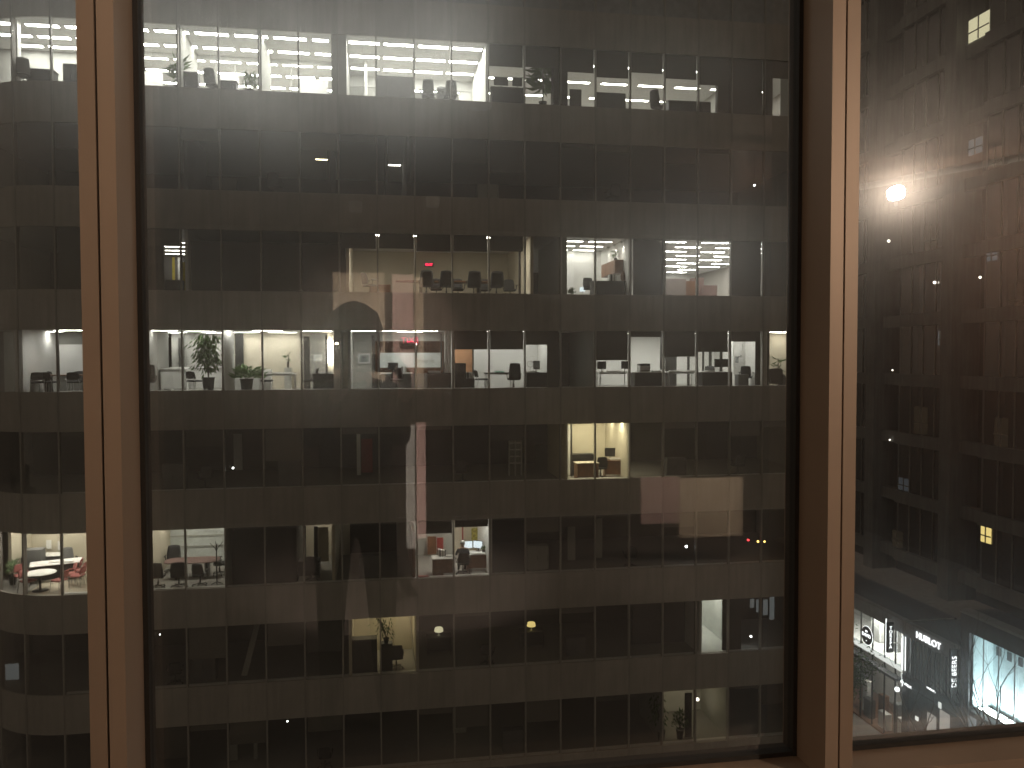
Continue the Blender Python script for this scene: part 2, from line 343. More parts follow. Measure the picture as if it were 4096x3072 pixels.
def desk(label, k, sx, v, wd=1.5, dp=.7, rz=0, top='brown', panel_mt='brown', style='panel', h=.74, drawers=False, name='desk', x=None, group=None):
    t = thing(name, label, name.split('_')[-1], (pX(k, sx, v, .5) if x is None else x, FY+v, floorz(k)), rz, group)
    part('desktop', MB().rbox(-wd/2, wd/2, -dp/2, dp/2, h-.035, h, .006), M[top], t)
    if style == 'panel':
        for s_ in (-1, 1): part('side_panel', MB().box(s_*(wd/2-.05)-.015, s_*(wd/2-.05)+.015, -dp/2+.03, dp/2-.03, 0, h-.036), M[panel_mt], t)
        part('modesty_panel', MB().box(-wd/2+.07, wd/2-.07, -dp/2+.06, -dp/2+.08, .12, h-.037), M[panel_mt], t)
    else:
        for s_ in (-1, 1):
            for q in (-1, 1): part('leg', MB().tube([(s_*(wd/2-.06), q*(dp/2-.06), 0), (s_*(wd/2-.06), q*(dp/2-.06), h-.036)], .02, n=6), M['metal'], t)
        part('frame_rail', MB().box(-wd/2+.06, wd/2-.06, -.02, .02, h-.09, h-.037), M['metal'], t)
    if drawers:
        d = part('drawer_unit', MB().box(-wd/2+.07, -wd/2+.47, -dp/2+.03, dp/2-.05, .04, h-.04), M[panel_mt], t)
        for i in range(3):
            part('drawer_front', MB().box(-wd/2+.08, -wd/2+.46, -dp/2+.008, -dp/2+.027, .07+i*.21, .26+i*.21), M[panel_mt], d)
            part('handle', MB().tube([(-wd/2+.2, -dp/2-.005, .19+i*.21), (-wd/2+.34, -dp/2-.005, .19+i*.21)], .012, n=5), M['chrome'], d)
    return t
def round_table(label, k, sx, v, r=.6, top='white', h=.73):
    t = thing('round_table', label, 'table', (pX(k, sx, v, .5), FY+v, floorz(k)))
    part('table_top', MB().lathe([(r-.02, h-.035), (r, h-.025), (r, h-.006), (r-.006, h)], 28), M[top], t)
    part('column', MB().lathe([(.07, .04), (.045, .1), (.045, h-.08), (.14, h-.036)], 12), M['black'], t)
    part('base', MB().lathe([(.30, 0), (.30, .02), (.06, .04)], 18), M['black'], t); return t
def meeting_table(label, k, sx, v, wd=2.2, dp=1.1, rz=0, top='brown'):
    t = thing('meeting_table', label, 'table', (pX(k, sx, v, .5), FY+v, floorz(k)), rz)
    n = 28; poly = [(wd/2*abs(math.cos(a))**.6*(1 if math.cos(a) > 0 else -1), dp/2*abs(math.sin(a))**.6*(1 if math.sin(a) > 0 else -1)) for a in [2*math.pi*(i+.5)/n for i in range(n)]]
    part('table_top', MB().prism(poly, .70, .735), M[top], t)
    for s_ in (-1, 1): part('pedestal', MB().rbox(s_*wd*.27-.06, s_*wd*.27+.06, -dp*.28, dp*.28, 0, .70, .02), M['black'], t)
    return t
def monitor(label, k, X, Y, Z, rz=0, wd=.52, ht=.31, lit=False, dark=True):
    t = thing('monitor', label, 'monitor', (X, Y, Z), rz)
    sc = part('screen', MB().rbox(-wd/2, wd/2, -.02, .02, .13, .13+ht, .008), M['black'], t)
    part('display', MB().add([(-wd/2+.015, -.0215, .145), (wd/2-.015, -.0215, .145), (wd/2-.015, -.0215, .115+ht), (-wd/2+.015, -.0215, .115+ht)], [(0, 1, 2, 3)]), M['screen' if lit else 'offscreen'], sc)
    part('stand', MB().tube([(0, .03, .0), (0, .03, .25)], .02, n=6).rbox(-.11, .11, -.07, .10, 0, .014, .004), M['black'], t); return t
def papers(label, X, Y, Z, seed=0, name='paper_stack', wd=.32, mt='paper', n=4):
    rd = random.Random(seed); b = MB()
    for i in range(n):
        a = rd.uniform(-.25, .25); c, s_ = math.cos(a), math.sin(a); ox, oy = rd.uniform(-.03, .03), rd.uniform(-.03, .03); z = i*.012
        q = [(-wd/2, -.11), (wd/2, -.11), (wd/2, .11), (-wd/2, .11)]
        b.prism([(ox+x*c-y*s_, oy+x*s_+y*c) for x, y in q], z, z+.011)
    return tag(part(name, b, M[mt], None, (X, Y, Z)), label, 'papers')
def binders(label, X, Y, Z, n=5, mt='paper', wd=.34):
    t = thing('binder_row', label, 'binders', (X, Y, Z)); rd = random.Random(n)
    for i in range(n):
        h = rd.uniform(.24, .32); x = -wd/2+wd*i/n
        part('binder', MB().box(x, x+wd/n*.85, -.12, .12, 0, h), M[['paper', 'mesh', 'paper', 'grey'][i % 4] if mt == 'paper' else mt], t)
    return t
def leafcloud(rd, n, fn, L, W):
    b = MB()
    for i in range(n):
        p, d = fn(rd, i); d = d.normalized(); s_ = d.cross(Vector((0, 0, 1)))
        if s_.length < .1: s_ = Vector((1, 0, 0))
        s_ = (s_.normalized()+Vector((rd.uniform(-.4, .4), rd.uniform(-.4, .4), rd.uniform(-.5, .5)))).normalized()
        l = L*rd.uniform(.6, 1.25); w_ = W*rd.uniform(.7, 1.2); nn = d.cross(s_).normalized()*l*.12
        b.add([p, p+d*l*.5+s_*w_*.5-nn*.2, p+d*l-nn*1.3, p+d*l*.5-s_*w_*.5-nn*.2, p+d*l*.55+nn], [(0, 1, 4), (1, 2, 4), (2, 3, 4), (3, 0, 4)])
    return b
def plant(label, loc, h, rad, pot_h=.45, pot_r=.2, kind='ficus', mt='leaf', n=220, seed=1, L=.16, W=.06):
    rd = random.Random(seed); t = thing('potted_plant', label, 'plant', loc)
    part('pot', MB().lathe([(pot_r*.75, 0), (pot_r, pot_h), (pot_r*1.06, pot_h), (pot_r*1.06, pot_h-.03), (pot_r*.9, pot_h-.05)], 14), M['black'], t)
    st = MB(); tips = []
    if kind == 'ficus':
        for i in range(3):
            a = rd.uniform(0, 6.28); pts = [Vector((0, 0, pot_h-.05))]
            for j in range(1, 6): pts.append(Vector((math.cos(a)*.05*j*rd.uniform(.6, 1.3), math.sin(a)*.05*j, pot_h+(h-pot_h)*.9*j/5)))
            st.tube(pts, .022, .008, 5); tips += pts[2:]
        def fn(r_, i):
            c = tips[i % len(tips)]; q = Vector((r_.gauss(0, .5), r_.gauss(0, .5), r_.gauss(0, .35)))*rad
            return c+q, Vector((q.x, q.y, -rad*1.6))
    elif kind == 'bush':
        def fn(r_, i):
            a = r_.uniform(0, 6.28); e = r_.uniform(.1, 1.3); q = Vector((math.cos(a)*math.cos(e), math.sin(a)*math.cos(e), math.sin(e)))*rad*r_.uniform(.35, 1)
            return Vector((0, 0, pot_h))+Vector((q.x, q.y, q.z*(h-pot_h)/rad)), Vector((q.x, q.y, .1))
        for i in range(7):
            a = i*.9; st.tube([(0, 0, pot_h-.05), (math.cos(a)*rad*.35, math.sin(a)*rad*.35, pot_h+(h-pot_h)*.6)], .01, .006, 4)
    else:                                                    # palm-like strap leaves
        def fn(r_, i):
            z = h*(1-.5*(i/n)); a = r_.uniform(0, 6.28); return Vector((0, 0, z)), Vector((math.cos(a), math.sin(a), r_.uniform(-1.3, .5)))
        st.tube([(0, 0, pot_h-.05), (.02, 0, h*.6), (0, 0, h)], .03, .02, 6)
    part('stem', st, M['bark'], t); part('foliage', leafcloud(rd, n, fn, L, W), M[mt], t); return t
def picture(label, k, s0, y0, s1, y1, v, frame='paper', art='art', name='framed_picture', b=.06):
    xa, xb = onY(s0, (y0+y1)/2, FY+v)[0], onY(s1, (y0+y1)/2, FY+v)[0]; za, zb = pZ((s0+s1)/2, y1, v), pZ((s0+s1)/2, y0, v)
    t = thing(name, label, 'picture', ((xa+xb)/2, FY+v, za)); W_, H_ = (xb-xa)/2, zb-za
    part('frame', MB().rbox(-W_, W_, -.035, -.002, 0, H_, .004), M[frame], t)
    part('print', MB().box(-W_+b, W_-b, -.041, -.0355, b, H_-b), M[art], t); return t
def cabinet(label, X, Y, Z, wd, dp, h, mt='brown', nd=2, rz=0, name='cabinet'):
    t = thing(name, label, 'cabinet', (X, Y, Z), rz)
    part('body', MB().rbox(-wd/2, wd/2, -dp/2, dp/2, 0, h, .006), M[mt], t)
    for i in range(nd):
        a = -wd/2+.012+i*(wd-.02)/nd; b_ = a+(wd-.02)/nd-.008
        d = part('cabinet_door', MB().box(a, b_, -dp/2-.018, -dp/2-.001, .02, h-.02), M[mt], t)
        part('handle', MB().box(b_-.05, b_-.035, -dp/2-.036, -dp/2-.0185, h*.4, h*.6), M['chrome'], d)
    return t
def exit_sign(label, X, Y, Z, size, rz=0):
    t = thing('exit_sign', label, 'sign', (X, Y, Z), rz)
    part('housing', MB().rbox(-size*1.35, size*1.35, .012, .06, -size*.62, size*.62, .006), M['black'], t)
    o = link('lettering', text_mesh('lettering', 'EXIT', size*1.15, M['exit'], .006), t, (0, .0, 0)); o.rotation_euler = (math.pi/2, 0, 0); return t
def person(name, label, joints, edges, loc, rz, mats, hair=None, root='pelvis'):
    """one continuous skinned body; joints: name -> ((x,y,z), rx, ry)"""
    me = bpy.data.meshes.new(name); ks = list(joints); me.from_pydata([joints[k][0] for k in ks], [(ks.index(a), ks.index(b)) for a, b in edges], [])
    o = bpy.data.objects.new(name, me); COL.objects.link(o); bpy.context.view_layer.objects.active = o
    md = o.modifiers.new('skin', 'SKIN'); md.use_smooth_shade = True
    for i, k in enumerate(ks):
        sv = me.skin_vertices[0].data[i]; sv.radius = (joints[k][1], joints[k][2]); sv.use_root = (k == root)
    sb = o.modifiers.new('sub', 'SUBSURF'); sb.levels = 2; sb.render_levels = 2
    bpy.context.view_layer.update(); body = bpy.data.meshes.new_from_object(o.evaluated_get(bpy.context.evaluated_depsgraph_get()))
    bpy.data.objects.remove(o)
    body.materials.clear()
    for x in mats[0]: body.materials.append(x)
    for p in body.polygons: p.material_index = mats[1](p.center); p.use_smooth = True
    t = link(name, body, None, loc, rz); tag(t, label, 'person')
    return t

# ================================================================== ROW A  (bright top floor)
k = 'A'; s = SILL[k]
LA = 'white linear ceiling light glowing in the bright top floor offices left of the plant'; GA = 'ceiling lights of the bright top floor'
xa1 = pX(k, 450, 1.5)
wall_y(k, XL-RC+.4, xa1, 3.9, 'grey')
wall_x(k, xa1, .3, 3.9, 'grey')
wall_x(k, mX(-4)+.05, .62, .95, 'white', t=.07)
cgrid(k, mX(-4)-1.2, xa1, (1.0, 2.2, 3.3), LA, GA, 'lightA', 1.2, 1.42, .05, .28)
xa4 = pX(k, 1330, .6); xa5 = pX(k, 1385, .6); xa8 = mX(8)
cgrid(k, xa1+.05, xa4-.1, (.85, 2.4, 3.95, 5.5, 7.2), LA, GA, 'lightA', 1.28, 1.5, .2, .28)
for i, n in enumerate((0, 2)): wall_x(k, mX(n)+.02, .2, 3.3, 'grey')
wall_x(k, (xa4+xa5)/2, .2, 8.6, 'grey', t=(xa5-xa4)/2+.02)                                     # the column between the two lit halves
wall_y(k, xa1, xa4, 8.6, 'white'); wall_y(k, xa1, xa4, 3.35, 'white', s+2.22, ceilz(k), .1, 'glazing_header')
for n in (-.45, .55, 1.05, 2.6): part('glazing_post', MB().box(mX(n)-.03, mX(n)+.03, FY+3.36, FY+3.44, floorz(k), s+2.22), M['grey'], off)
cgrid(k, xa5+.05, xa8-.02, (.85, 2.4, 3.9), LA, GA, 'lightA', 1.24, 1.40, .05, .28)
wall_x(k, xa8-.02, .2, 9, 'white'); wall_y(k, xa5-.15, xa8, 5.0, 'white', s+1.95, ceilz(k), .1, 'glazing_header')
wall_y(k, xa5-.15, pX(k, 1660, 5), 5.0, 'grey', None, s+1.93); wall_y(k, pX(k, 1835, 5), xa8, 5.0, 'white', None, s+1.93)
cgrid(k, pX(k, 1640, 7), xa8-.1, (6.6, 8.0), LA, GA, 'lightA', 1.25, 1.5, .1); wall_y(k, xa5-.15, xa8, 9.0, 'white')
wall_x(k, xa5+.75, 3.0, 5.0, 'white')
for i, (a_, b_, c_, d_) in enumerate(((553, 285, 652, 341), (880, 302, 957, 360), (1198, 318, 1313, 378))):
    t = thing('whiteboard', ['blank whiteboard behind the leftmost lit top floor window beside the near frame', 'blank whiteboard behind the mesh chair on the top floor', 'wide whiteboard next to the dark column on the top floor'][i], 'whiteboard',
              (pX(k, (a_+b_)/2 if 0 else (a_+c_)/2, 3.3), FY+3.32, pZ((a_+c_)/2, d_+8, 3.3)))
    W_ = (onY(c_, b_, FY+3.3)[0]-onY(a_, b_, FY+3.3)[0])/2; H_ = pZ(a_, b_, 3.3)-pZ(a_, d_+8, 3.3)
    for j in range(4): part('board_panel', MB().box(-W_, W_, -.03, 0, H_*j/4+.004, H_*(j+1)/4), M['paper'], t)
# right half of the row: open office under half-lowered blinds
LB = 'linear ceiling light seen under the half lowered blinds of the top floor'; GB = 'ceiling lights under the blinds of the top floor'
wall_y(k, xa8, XR-.1, 9.5, 'white'); wall_x(k, pX(k, 2960, 2), .2, 9, 'grey')
cgrid(k, xa8+.2, XR-.3, (2.0, 4.2, 6.4, 8.2), LB, GB, 'lightC', 1.25, 1.8, .3, .24)
for n, sy in ((8, 264), (9, 268), (10, 287), (11, 309), (12, 290), (13, 314), (14, 339), (15, None), (16, 312)): blind(k, n, sy)
wall_x(k, pX(k, 2236, .5), .2, .75, 'dark', t=.30, name='column'); blind(k, 17, None)
wall_x(k, pX(k, 2890, .4), .2, .45, 'dark', t=.30, name='column'); wall_x(k, pX(k, 3068, .3), .18, .3, 'dark', t=.20, name='column')
panel(k, 3120, 300, 3178, 470, 1.2, 'white', 'screen_panel')
panel(k, 2385, 372, 2502, 450, .8, 'dark', 'screen_panel'); panel(k, 2278, 358, 2325, 440, .9, 'dark', 'screen_panel')
office_chair('grey mesh chair silhouetted in the far left window of the top floor', k, 92, .7, R(200), 'mesh')
desk('low dark desk by the far left top floor window', k, 170, .9, 1.0, .6, 0, 'black', 'black')
cabinet('dark cabinet with clutter at the left frame of the top floor', pX(k, 300, .7), FY+.7, floorz(k), .75, .4, .95, 'black')
plant('spiky dark potted plant behind the near frame on the top floor', (pX(k, 712, .8), FY+.75, floorz(k)), 1.35, .3, .4, .16, 'palm', 'leaf', 70, 3, .5, .05)
cabinet('dark low cabinet below the first white partition of the top floor', pX(k, 752, .8), FY+.85, floorz(k), .8, .45, .92, 'black')
office_chair('grey mesh chair beside the second whiteboard of the top floor', k, 852, .8, R(160), 'mesh')
desk('dark desk beneath the second whiteboard of the top floor', k, 915, .8, .7, .6, 0, 'black', 'black', h=.62)
plant('rounded dark shrub in front of the second white partition on the top floor', (pX(k, 1000, .8), FY+.8, floorz(k)), 1.15, .35, .35, .2, 'bush', 'leaf', 160, 5, .16, .08)
cabinet('wide grey cabinet standing in the middle lit top floor room', pX(k, 1580, 1.2), FY+1.3, floorz(k), 1.5, .5, 1.3, 'mesh', 3)
office_chair('left of two mesh chairs at the end of the bright top floor', k, 1712, .8, R(178), 'mesh')
office_chair('right of two mesh chairs at the end of the bright top floor', k, 1800, .8, R(184), 'mesh')
office_chair('mesh chair behind the pair of chairs on the bright top floor', k, 1768, 1.7, R(175), 'mesh')
desk('dark desk below the half drawn blinds left of the tall plant on top floor', k, 2030, .9, 1.5, .6, 0, 'black', 'black', h=.95)
monitor('left dark monitor on the desk below the blinds on top floor', k, pX(k, 2005, .8), FY+.85, floorz(k)+.95, R(180), .6, .34)
monitor('right dark monitor on the desk below the blinds on top floor', k, pX(k, 2070, .8), FY+.85, floorz(k)+.95, R(180), .42, .36)
plant('tall drooping palm plant beside the column on the top floor', (pX(k, 2172, .7), FY+.75, floorz(k)), 2.1, .3, .45, .17, 'palm', 'leaf', 90, 9, .75, .06)
office_chair('dark high back chair tilted beside the small desk on the top floor', k, 2635, .8, R(120), 'high')
desk('dark desk with a tilted board near the last blinds on top floor', k, 2730, .8, 1.5, .6, 0, 'black', 'black', h=.72)
cabinet('dark cabinet under the right hand blinds of the top floor', pX(k, 2810, .8), FY+.8, floorz(k), .6, .4, .75, 'black')

# ================================================================== ROW B  (dark floor, two lamps left on)
k = 'B'
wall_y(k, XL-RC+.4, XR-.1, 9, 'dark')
wall_x(k, pX(k, 1318, .5), .2, 5, 'dark'); wall_x(k, pX(k, 760, 1), .2, 4, 'dark')
LBB = 'single ceiling light left on in the dark second floor down'
clight(k, pX(k, 1300, 4, 1.9), 4.6, .9, 'small ceiling light left on beside the dark wall of the second row', None, 'lightdim')
wall_x(k, pX(k, 1545, 2.4), .2, 6, 'dark'); wall_x(k, pX(k, 1625, 2.4), .2, 6, 'dark')
clight(k, pX(k, 1577, 5, 1.9), 5.2, .62, 'bright ceiling light shining through the narrow gap in the second row', None, 'lightC')
cabinet('pale cabinet at the foot of the narrow lit gap in the second row', pX(k, 1570, 5.2), FY+5.5, floorz(k), .5, .4, .8, 'white')
for n, (sx, sy) in enumerate(((3018, 719), (3018, 741), (3017, 762), (3116, 798), (3116, 816), (3018, 1010), (3017, 975))):
    pass

# ================================================================== ROW C
k = 'C'
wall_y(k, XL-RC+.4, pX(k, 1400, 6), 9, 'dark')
# narrow lit gap with yellow panels
xa, xb = pX(k, 655, .4), pX(k, 748, .4)
wall_x(k, xa-2.8, .5, 10, 'white'); wall_x(k, xb+.03, .2, 10, 'white'); wall_y(k, xa-2.8, xb+.1, 10, 'white')
wall_y(k, XL, xa-.03+.05, .3, 'dark', t=.05); wall_y(k, xb-.04, pX(k, 1380, .4), .7, 'dark', t=.05, z1=SILL[k]+2.0)
for i, v in enumerate((4.3, 5.6, 7.0, 8.4)): clight(k, pX(k, 705, v, 2.0), v, 1.0, 'ceiling light in the narrow lit gap with yellow panels', 'lights of the narrow yellow room', 'lightC', .16)
panel(k, 690, 1030, 700, 1160, 7.0, 'yellow', 'yellow_panel'); panel(k, 728, 1050, 742, 1166, 2.0, 'yellow', 'yellow_panel'); panel(k, 712, 1030, 726, 1165, 7.5, 'paper', 'white_door')
blind(k, 0, 985, -1.4, .0); cabinet('dark slanted stand in the narrow yellow gap', pX(k, 690, .5), FY+.55, floorz(k), .8, .3, .55, 'black')
# dim conference room
xa, xb = pX(k, 1392, .5), pX(k, 2122, .5)
room(k, xa, xb, 6.2, 'beige')
for sx in (1618, 1842):
    z = ceilz(k); X = pX(k, sx, 3.0, 2.0)
    t = thing('downlight', f"small warm downlight over the {'left' if sx < 1700 else 'right'} half of the conference room", 'ceiling light', (X, FY+3.2, z))
    part('trim', MB().lathe([(.10, -.02), (.11, -.005), (.11, -.001)], 14), M['white'], t); part('lamp', MB().lathe([(.075, -.03), (.075, -.021)], 12), M['spotglow'], t)
for i, f_ in enumerate((.25, .72)): clight(k, xa+(xb-xa)*f_, .7, 2.2, ['left', 'right'][i]+' added light hidden behind the blinds of the conference room', None, 'lightF', .34)  # lights added out of sight to brighten the conference room wall
exit_sign('small red exit sign on the conference room wall opposite', pX(k, 1717, 6.0, 1.7), FY+6.1, pZ(1717, 1058, 6.0), .15)
for n in range(4, 9): blind(k, n, 992 if n < 6 else 1003)
for i, sx in enumerate((1705, 1785, 1895, 1985)):
    office_chair(['first', 'second', 'third', 'fourth'][i]+' high black conference chair from the left along the window', k, sx, .8, R(180), 'conference', x=pX(k, sx, .8, 1.0))
for i, sx in enumerate((1745, 1832, 1940, 2040)):
    office_chair(['first', 'second', 'third', 'fourth'][i]+' low dark chair from the left between the tall conference chairs', k, sx, 2.6, 0, 'task')
office_chair('dark angled chair at the left end of the conference room', k, 1480, .9, R(120), 'task')
meeting_table('long dark table in the dim conference room', k, 1800, 1.75, 4.6, .9)
cabinet('brown credenza at the left of the dim conference room', pX(k, 1520, .9), FY+1.0, floorz(k), .85, .4, .5, 'brown')
wall_x(k, pX(k, 2078, .3), .2, .35, 'dark', t=.035, name='window_post')
# lit private office
xa, xb = pX(k, 2236, .5), pX(k, 2518, .3)
room(k, xa, xb, 4.6, 'white'); wall_x(k, pX(k, 2250, .5), .2, .5, 'grey', t=.12, name='column')
cgrid(k, xa+.1, xb-.2, (1.3, 2.8, 4.2), 'white ceiling light in the private office with the red brown cabinet', 'lights of the private office', 'lightC', 1.05, 1.3, .1, .2)
panel(k, 2268, 1005, 2295, 1160, 4.5, 'paper', 'white_door')
for i in range(3):
    X = xb-.14; v = 1.0+1.1*i; t = thing('wall_washer', ['nearest', 'middle', 'farthest'][i]+' small wall washer spotlight over the red brown cabinet', 'ceiling light', (X, FY+v, ceilz(k)-.001))
    part('housing', MB().lathe([(.05, -.10), (.055, -.02), (.055, -.002)], 10), M['white'], t)
    sp_ = bpy.data.lights.new('washer_beam', 'SPOT'); sp_.energy = 26; sp_.spot_size = R(70); sp_.spot_blend = .5; sp_.shadow_soft_size = .03; sp_.color = (1, .97, .9)
    so_ = bpy.data.objects.new('washer_beam', sp_); COL.objects.link(so_); so_.parent = t; so_.location = (-.04, 0, -.13); so_.rotation_euler = (0, R(-14), 0)
zc = pZ(2440, 1100, 1.8)
t = cabinet('red brown wall cabinet on the right wall of the private office', xb-.26, FY+2.0, zc, 2.2, .36, .58, 'brown', 3, R(-90), 'wall_cabinet')
plant('small dark leafed plant on top of the red brown wall cabinet', (xb-.26, FY+1.5, zc+.58), .42, .22, .14, .08, 'palm', 'leaf', 14, 12, .26, .05)
desk('dark desk along the window of the private office with the wall cabinet', k, 2430, .8, 1.45, .65, 0, 'black', 'black')
t = thing('vase', 'tall brown vase on the private office desk by the right wall', 'vase', (pX(k, 2492, .8), FY+.8, floorz(k)+.74))
part('body', MB().lathe([(.05, 0), (.10, .12), (.11, .24), (.07, .38), (.04, .43), (.05, .45)], 14), M['brown'], t)
office_chair('grey office chair at the left of the private office desk', k, 2362, 1.3, R(10), 'task', 'mesh')
plant('small dark bushy plant on the floor at the left edge of the private office', (pX(k, 2285, .6), FY+.6, floorz(k)), .42, .2, .15, .12, 'bush', 'leaf', 90, 14, .1, .06)
t = thing('desk_lamp', 'lit white desk lamp glowing in the private office', 'lamp', (pX(k, 2330, 2.2), FY+2.2, floorz(k)+.02))
part('base', MB().lathe([(.12, 0), (.12, .02), (.015, .03), (.015, .42)], 10), M['metal'], t); part('lamp_shade', MB().lathe([(.13, .40), (.12, .58)], 14), M['screen'], t)
binders('row of white binders on the private office desk', pX(k, 2450, .85), FY+.85, floorz(k)+.74, 5)
# darker office in between and the big open office
xc, xd = pX(k, 2655, .3), pX(k, 2922, .3)
wall_x(k, xc, .2, .45, 'grey'); part('roller_blind', MB().box(xb+.1, xc-.08, FY+.12, FY+.126, SILL[k]+.02, SILL[k]+2.39), M['dimsheet'], off)  # dark see-through sheet added to dim the lights behind it
cabinet('low dark cabinet in the unlit office between two lit ones', pX(k, 2590, .9), FY+.9, floorz(k), 1.1, .5, .8, 'black')
wall_x(k, xd+.02, .2, .4, 'grey'); wall_y(k, xb+.1, XR-.1, 14.5, 'white')
for i in range(10):
    v = .9+1.55*i; xs = onY(2655, 1010, FY+v)[0]+.05*i; cnt = 0; x = xs+.4+(.7 if i % 2 else 0)
    while x < XR-.8 and cnt < 5: clight(k, x, v, 1.2, 'bright ceiling light in the receding open office on the third row', 'lights of the receding open office', 'lightA', .24); x += 1.95; cnt += 1
for n, (sx, wd, h, mt) in enumerate(((2690, 1.1, 1.0, 'cub'), (2760, .7, .95, 'brown'), (2800, .5, 1.15, 'cub2'), (2845, .9, .85, 'cub2'))):
    cabinet(['greyish cubicle screen at the left of the receding open office', 'dark brown cubicle screen in the receding open office', 'taller cubicle screen in the middle of the receding open office', 'low dark cubicle box at the right of the receding open office'][n],
            pX(k, sx, 2.0+n*.3), FY+2.0+n*.5, floorz(k), wd, .5, h, mt, 1, 0, 'cubicle_screen')
blind(k, 15, None); blind(k, 16, None); blind(k, 17, None); 

# ================================================================== ROW D  (reception floor at eye level)
k = 'D'; fz = floorz(k)
GD = 'ceiling lights of the reception floor'
# meeting room left of the near frame
x1 = pX(k, 64, .4); x2 = pX(k, 572, .4)
wall_x(k, x1, .5, 4.2, 'white', t=.08); wall_y(k, XL-RC+.4, x1, 3.8, 'grey'); wall_y(k, x1, x2, 4.2, 'grey2'); wall_x(k, x2, .2, 4.2, 'grey2')
clight(k, pX(k, 290, 1.6, 2.2), 1.5, 1.3, 'ceiling light over the whiteboard of the left meeting room', None, 'lightD', .16)
clight(k, pX(k, 200, 3.3, 2.2), 3.3, 1.1, 'ceiling light near the back wall of the left meeting room', None, 'lightD', .16)
t = thing('whiteboard', 'large whiteboard on the meeting room wall at the far left', 'whiteboard', (pX(k, 262, 4.15, 1.2), FY+4.18, pZ(262, 1498, 4.15)))
H_ = pZ(262, 1378, 4.15)-pZ(262, 1498, 4.15); W_ = onY(362, 1440, FY+4.15)[0]-onY(262, 1440, FY+4.15)[0]
part('board', MB().box(-W_, W_, -.03, 0, 0, H_), M['paper'], t); part('pen_tray', MB().box(-W_, W_, -.10, -.031, -.03, 0), M['metal'], t)
meeting_table('dark meeting table under the whiteboard at the far left', k, 270, 1.9, 2.6, 1.0)
for i, (sx, v, rz) in enumerate(((150, 1.0, 200), (195, 1.1, 170), (300, 1.0, 180), (180, 2.9, 10), (305, 2.9, -8))):
    visitor_chair(['leftmost dark chair at the left meeting room table', 'second dark chair at the left meeting room table', 'dark chair next to the near frame at the left meeting room table', 'dark chair on the far side of the left meeting table', 'dark chair on the far side of the left meeting table beside the frame'][i], k, sx, v, R(rz), 'fabric')
# reception
x3 = pX(k, 1338, .4)
wall_y(k, x2, pX(k, 930, 5), 5.0, 'grey'); wall_y(k, pX(k, 930, 5), x3+.4, 4.4, 'beige'); wall_x(k, x3+.08, .2, 5.4, 'grey', t=.10)
for i, (sx, v) in enumerate(((650, 1.5), (800, 2.4), (980, 3.8), (1130, 3.8), (1070, 1.3), (1270, 1.8), (690, 4.4), (860, 4.4))):
    clight(k, pX(k, sx, v, 2.3), v, 1.2, 'slim ceiling light over the reception with the big plant', GD, 'lightD', .14)
for sx, lb in ((770, 'added slim light brightening the tall ficus tree'), (915, 'added slim light brightening the white round column'), (1010, 'added slim light brightening the pale bushy plant')): clight(k, pX(k, sx, .25, 2.3), .26, .55, lb, None, 'lightD', .08)  # lights added close to the glass to brighten column and plants
panel(k, 593, 1345, 622, 1565, 4.95, 'white', 'wall_return'); panel(k, 626, 1348, 670, 1562, 4.9, 'door', 'dark_door', .06); panel(k, 716, 1352, 738, 1562, 4.9, 'door', 'dark_door', .05)
panel(k, 942, 1330, 975, 1562, 4.3, 'door', 'dark_door', .06); panel(k, 1215, 1345, 1240, 1560, 4.3, 'door', 'dark_door', .06); panel(k, 1242, 1335, 1302, 1562, 4.25, 'grey', 'wall_return')
panel(k, 1302, 1335, 1310, 1565, .6, 'door', 'door_frame'); panel(k, 1311, 1362, 1329, 1450, 4.2, 'lightF', 'lit_door_glass')
part('column', MB().lathe([(.21, fz), (.21, ceilz(k))], 20, cx=pX(k, 916, .55), cy=FY+.58), M['white'], off)
office_chair('tall dark chair at the left edge of the reception', k, 592, .8, R(200), 'high')
desk('white reception desk behind the big plant', k, 700, 2.6, 1.1, .5, 0, 'white', 'white', h=.95)
desk('long white counter behind the reception plants', k, 790, 3.2, 2.2, .6, 0, 'white', 'white', h=1.0)
cabinet('white counter panel right of the reception column', pX(k, 1010, 2.2), FY+2.3, fz, 1.5, .4, .9, 'white', 2)
visitor_chair('dark armchair below the big reception plant', k, 778, 1.3, R(150), 'fabric')
plant('tall leafy green ficus tree in a black pot by the reception window', (pX(k, 832, .75), FY+.8, fz), 2.35, .42, .62, .24, 'ficus', 'leaf', 420, 21, .26, .10)
plant('wide pale green bushy plant on a black planter right of the column', (pX(k, 985, .7), FY+.75, fz), 1.05, .72, .55, .26, 'bush', 'leafp', 260, 22, .28, .12)
desk('desk with papers in the middle of the reception wall', k, 1118, 1.6, 1.35, .65, 0, 'white', 'metal', 'legs')
papers('left bright paper stack on the reception desk', pX(k, 1108, 1.6), FY+1.55, fz+.74, 3); papers('right bright paper stack on the reception desk', pX(k, 1152, 1.6), FY+1.6, fz+.74, 4, wd=.4)
visitor_chair('dark chair in front of the reception desk by the mullion', k, 1066, 1.0, R(90), 'fabric')
plant('small plant vase against the beige reception wall', (pX(k, 1152, 4.1), FY+4.1, fz+.95), .62, .2, .3, .05, 'palm', 'leaf', 12, 23, .25, .04)
cabinet('slim plinth carrying the small plant at the reception wall', pX(k, 1152, 4.1), FY+4.1, fz, .3, .3, .95, 'grey', 1)
picture('small white picture on the grey wall at the end of the reception', k, 1254, 1417, 1289, 1445, 4.2, 'paper', 'paper', b=.03)
desk('dark desk with bright papers at the end of the reception', k, 1300, 1.0, 1.0, .6, 0, 'black', 'black')
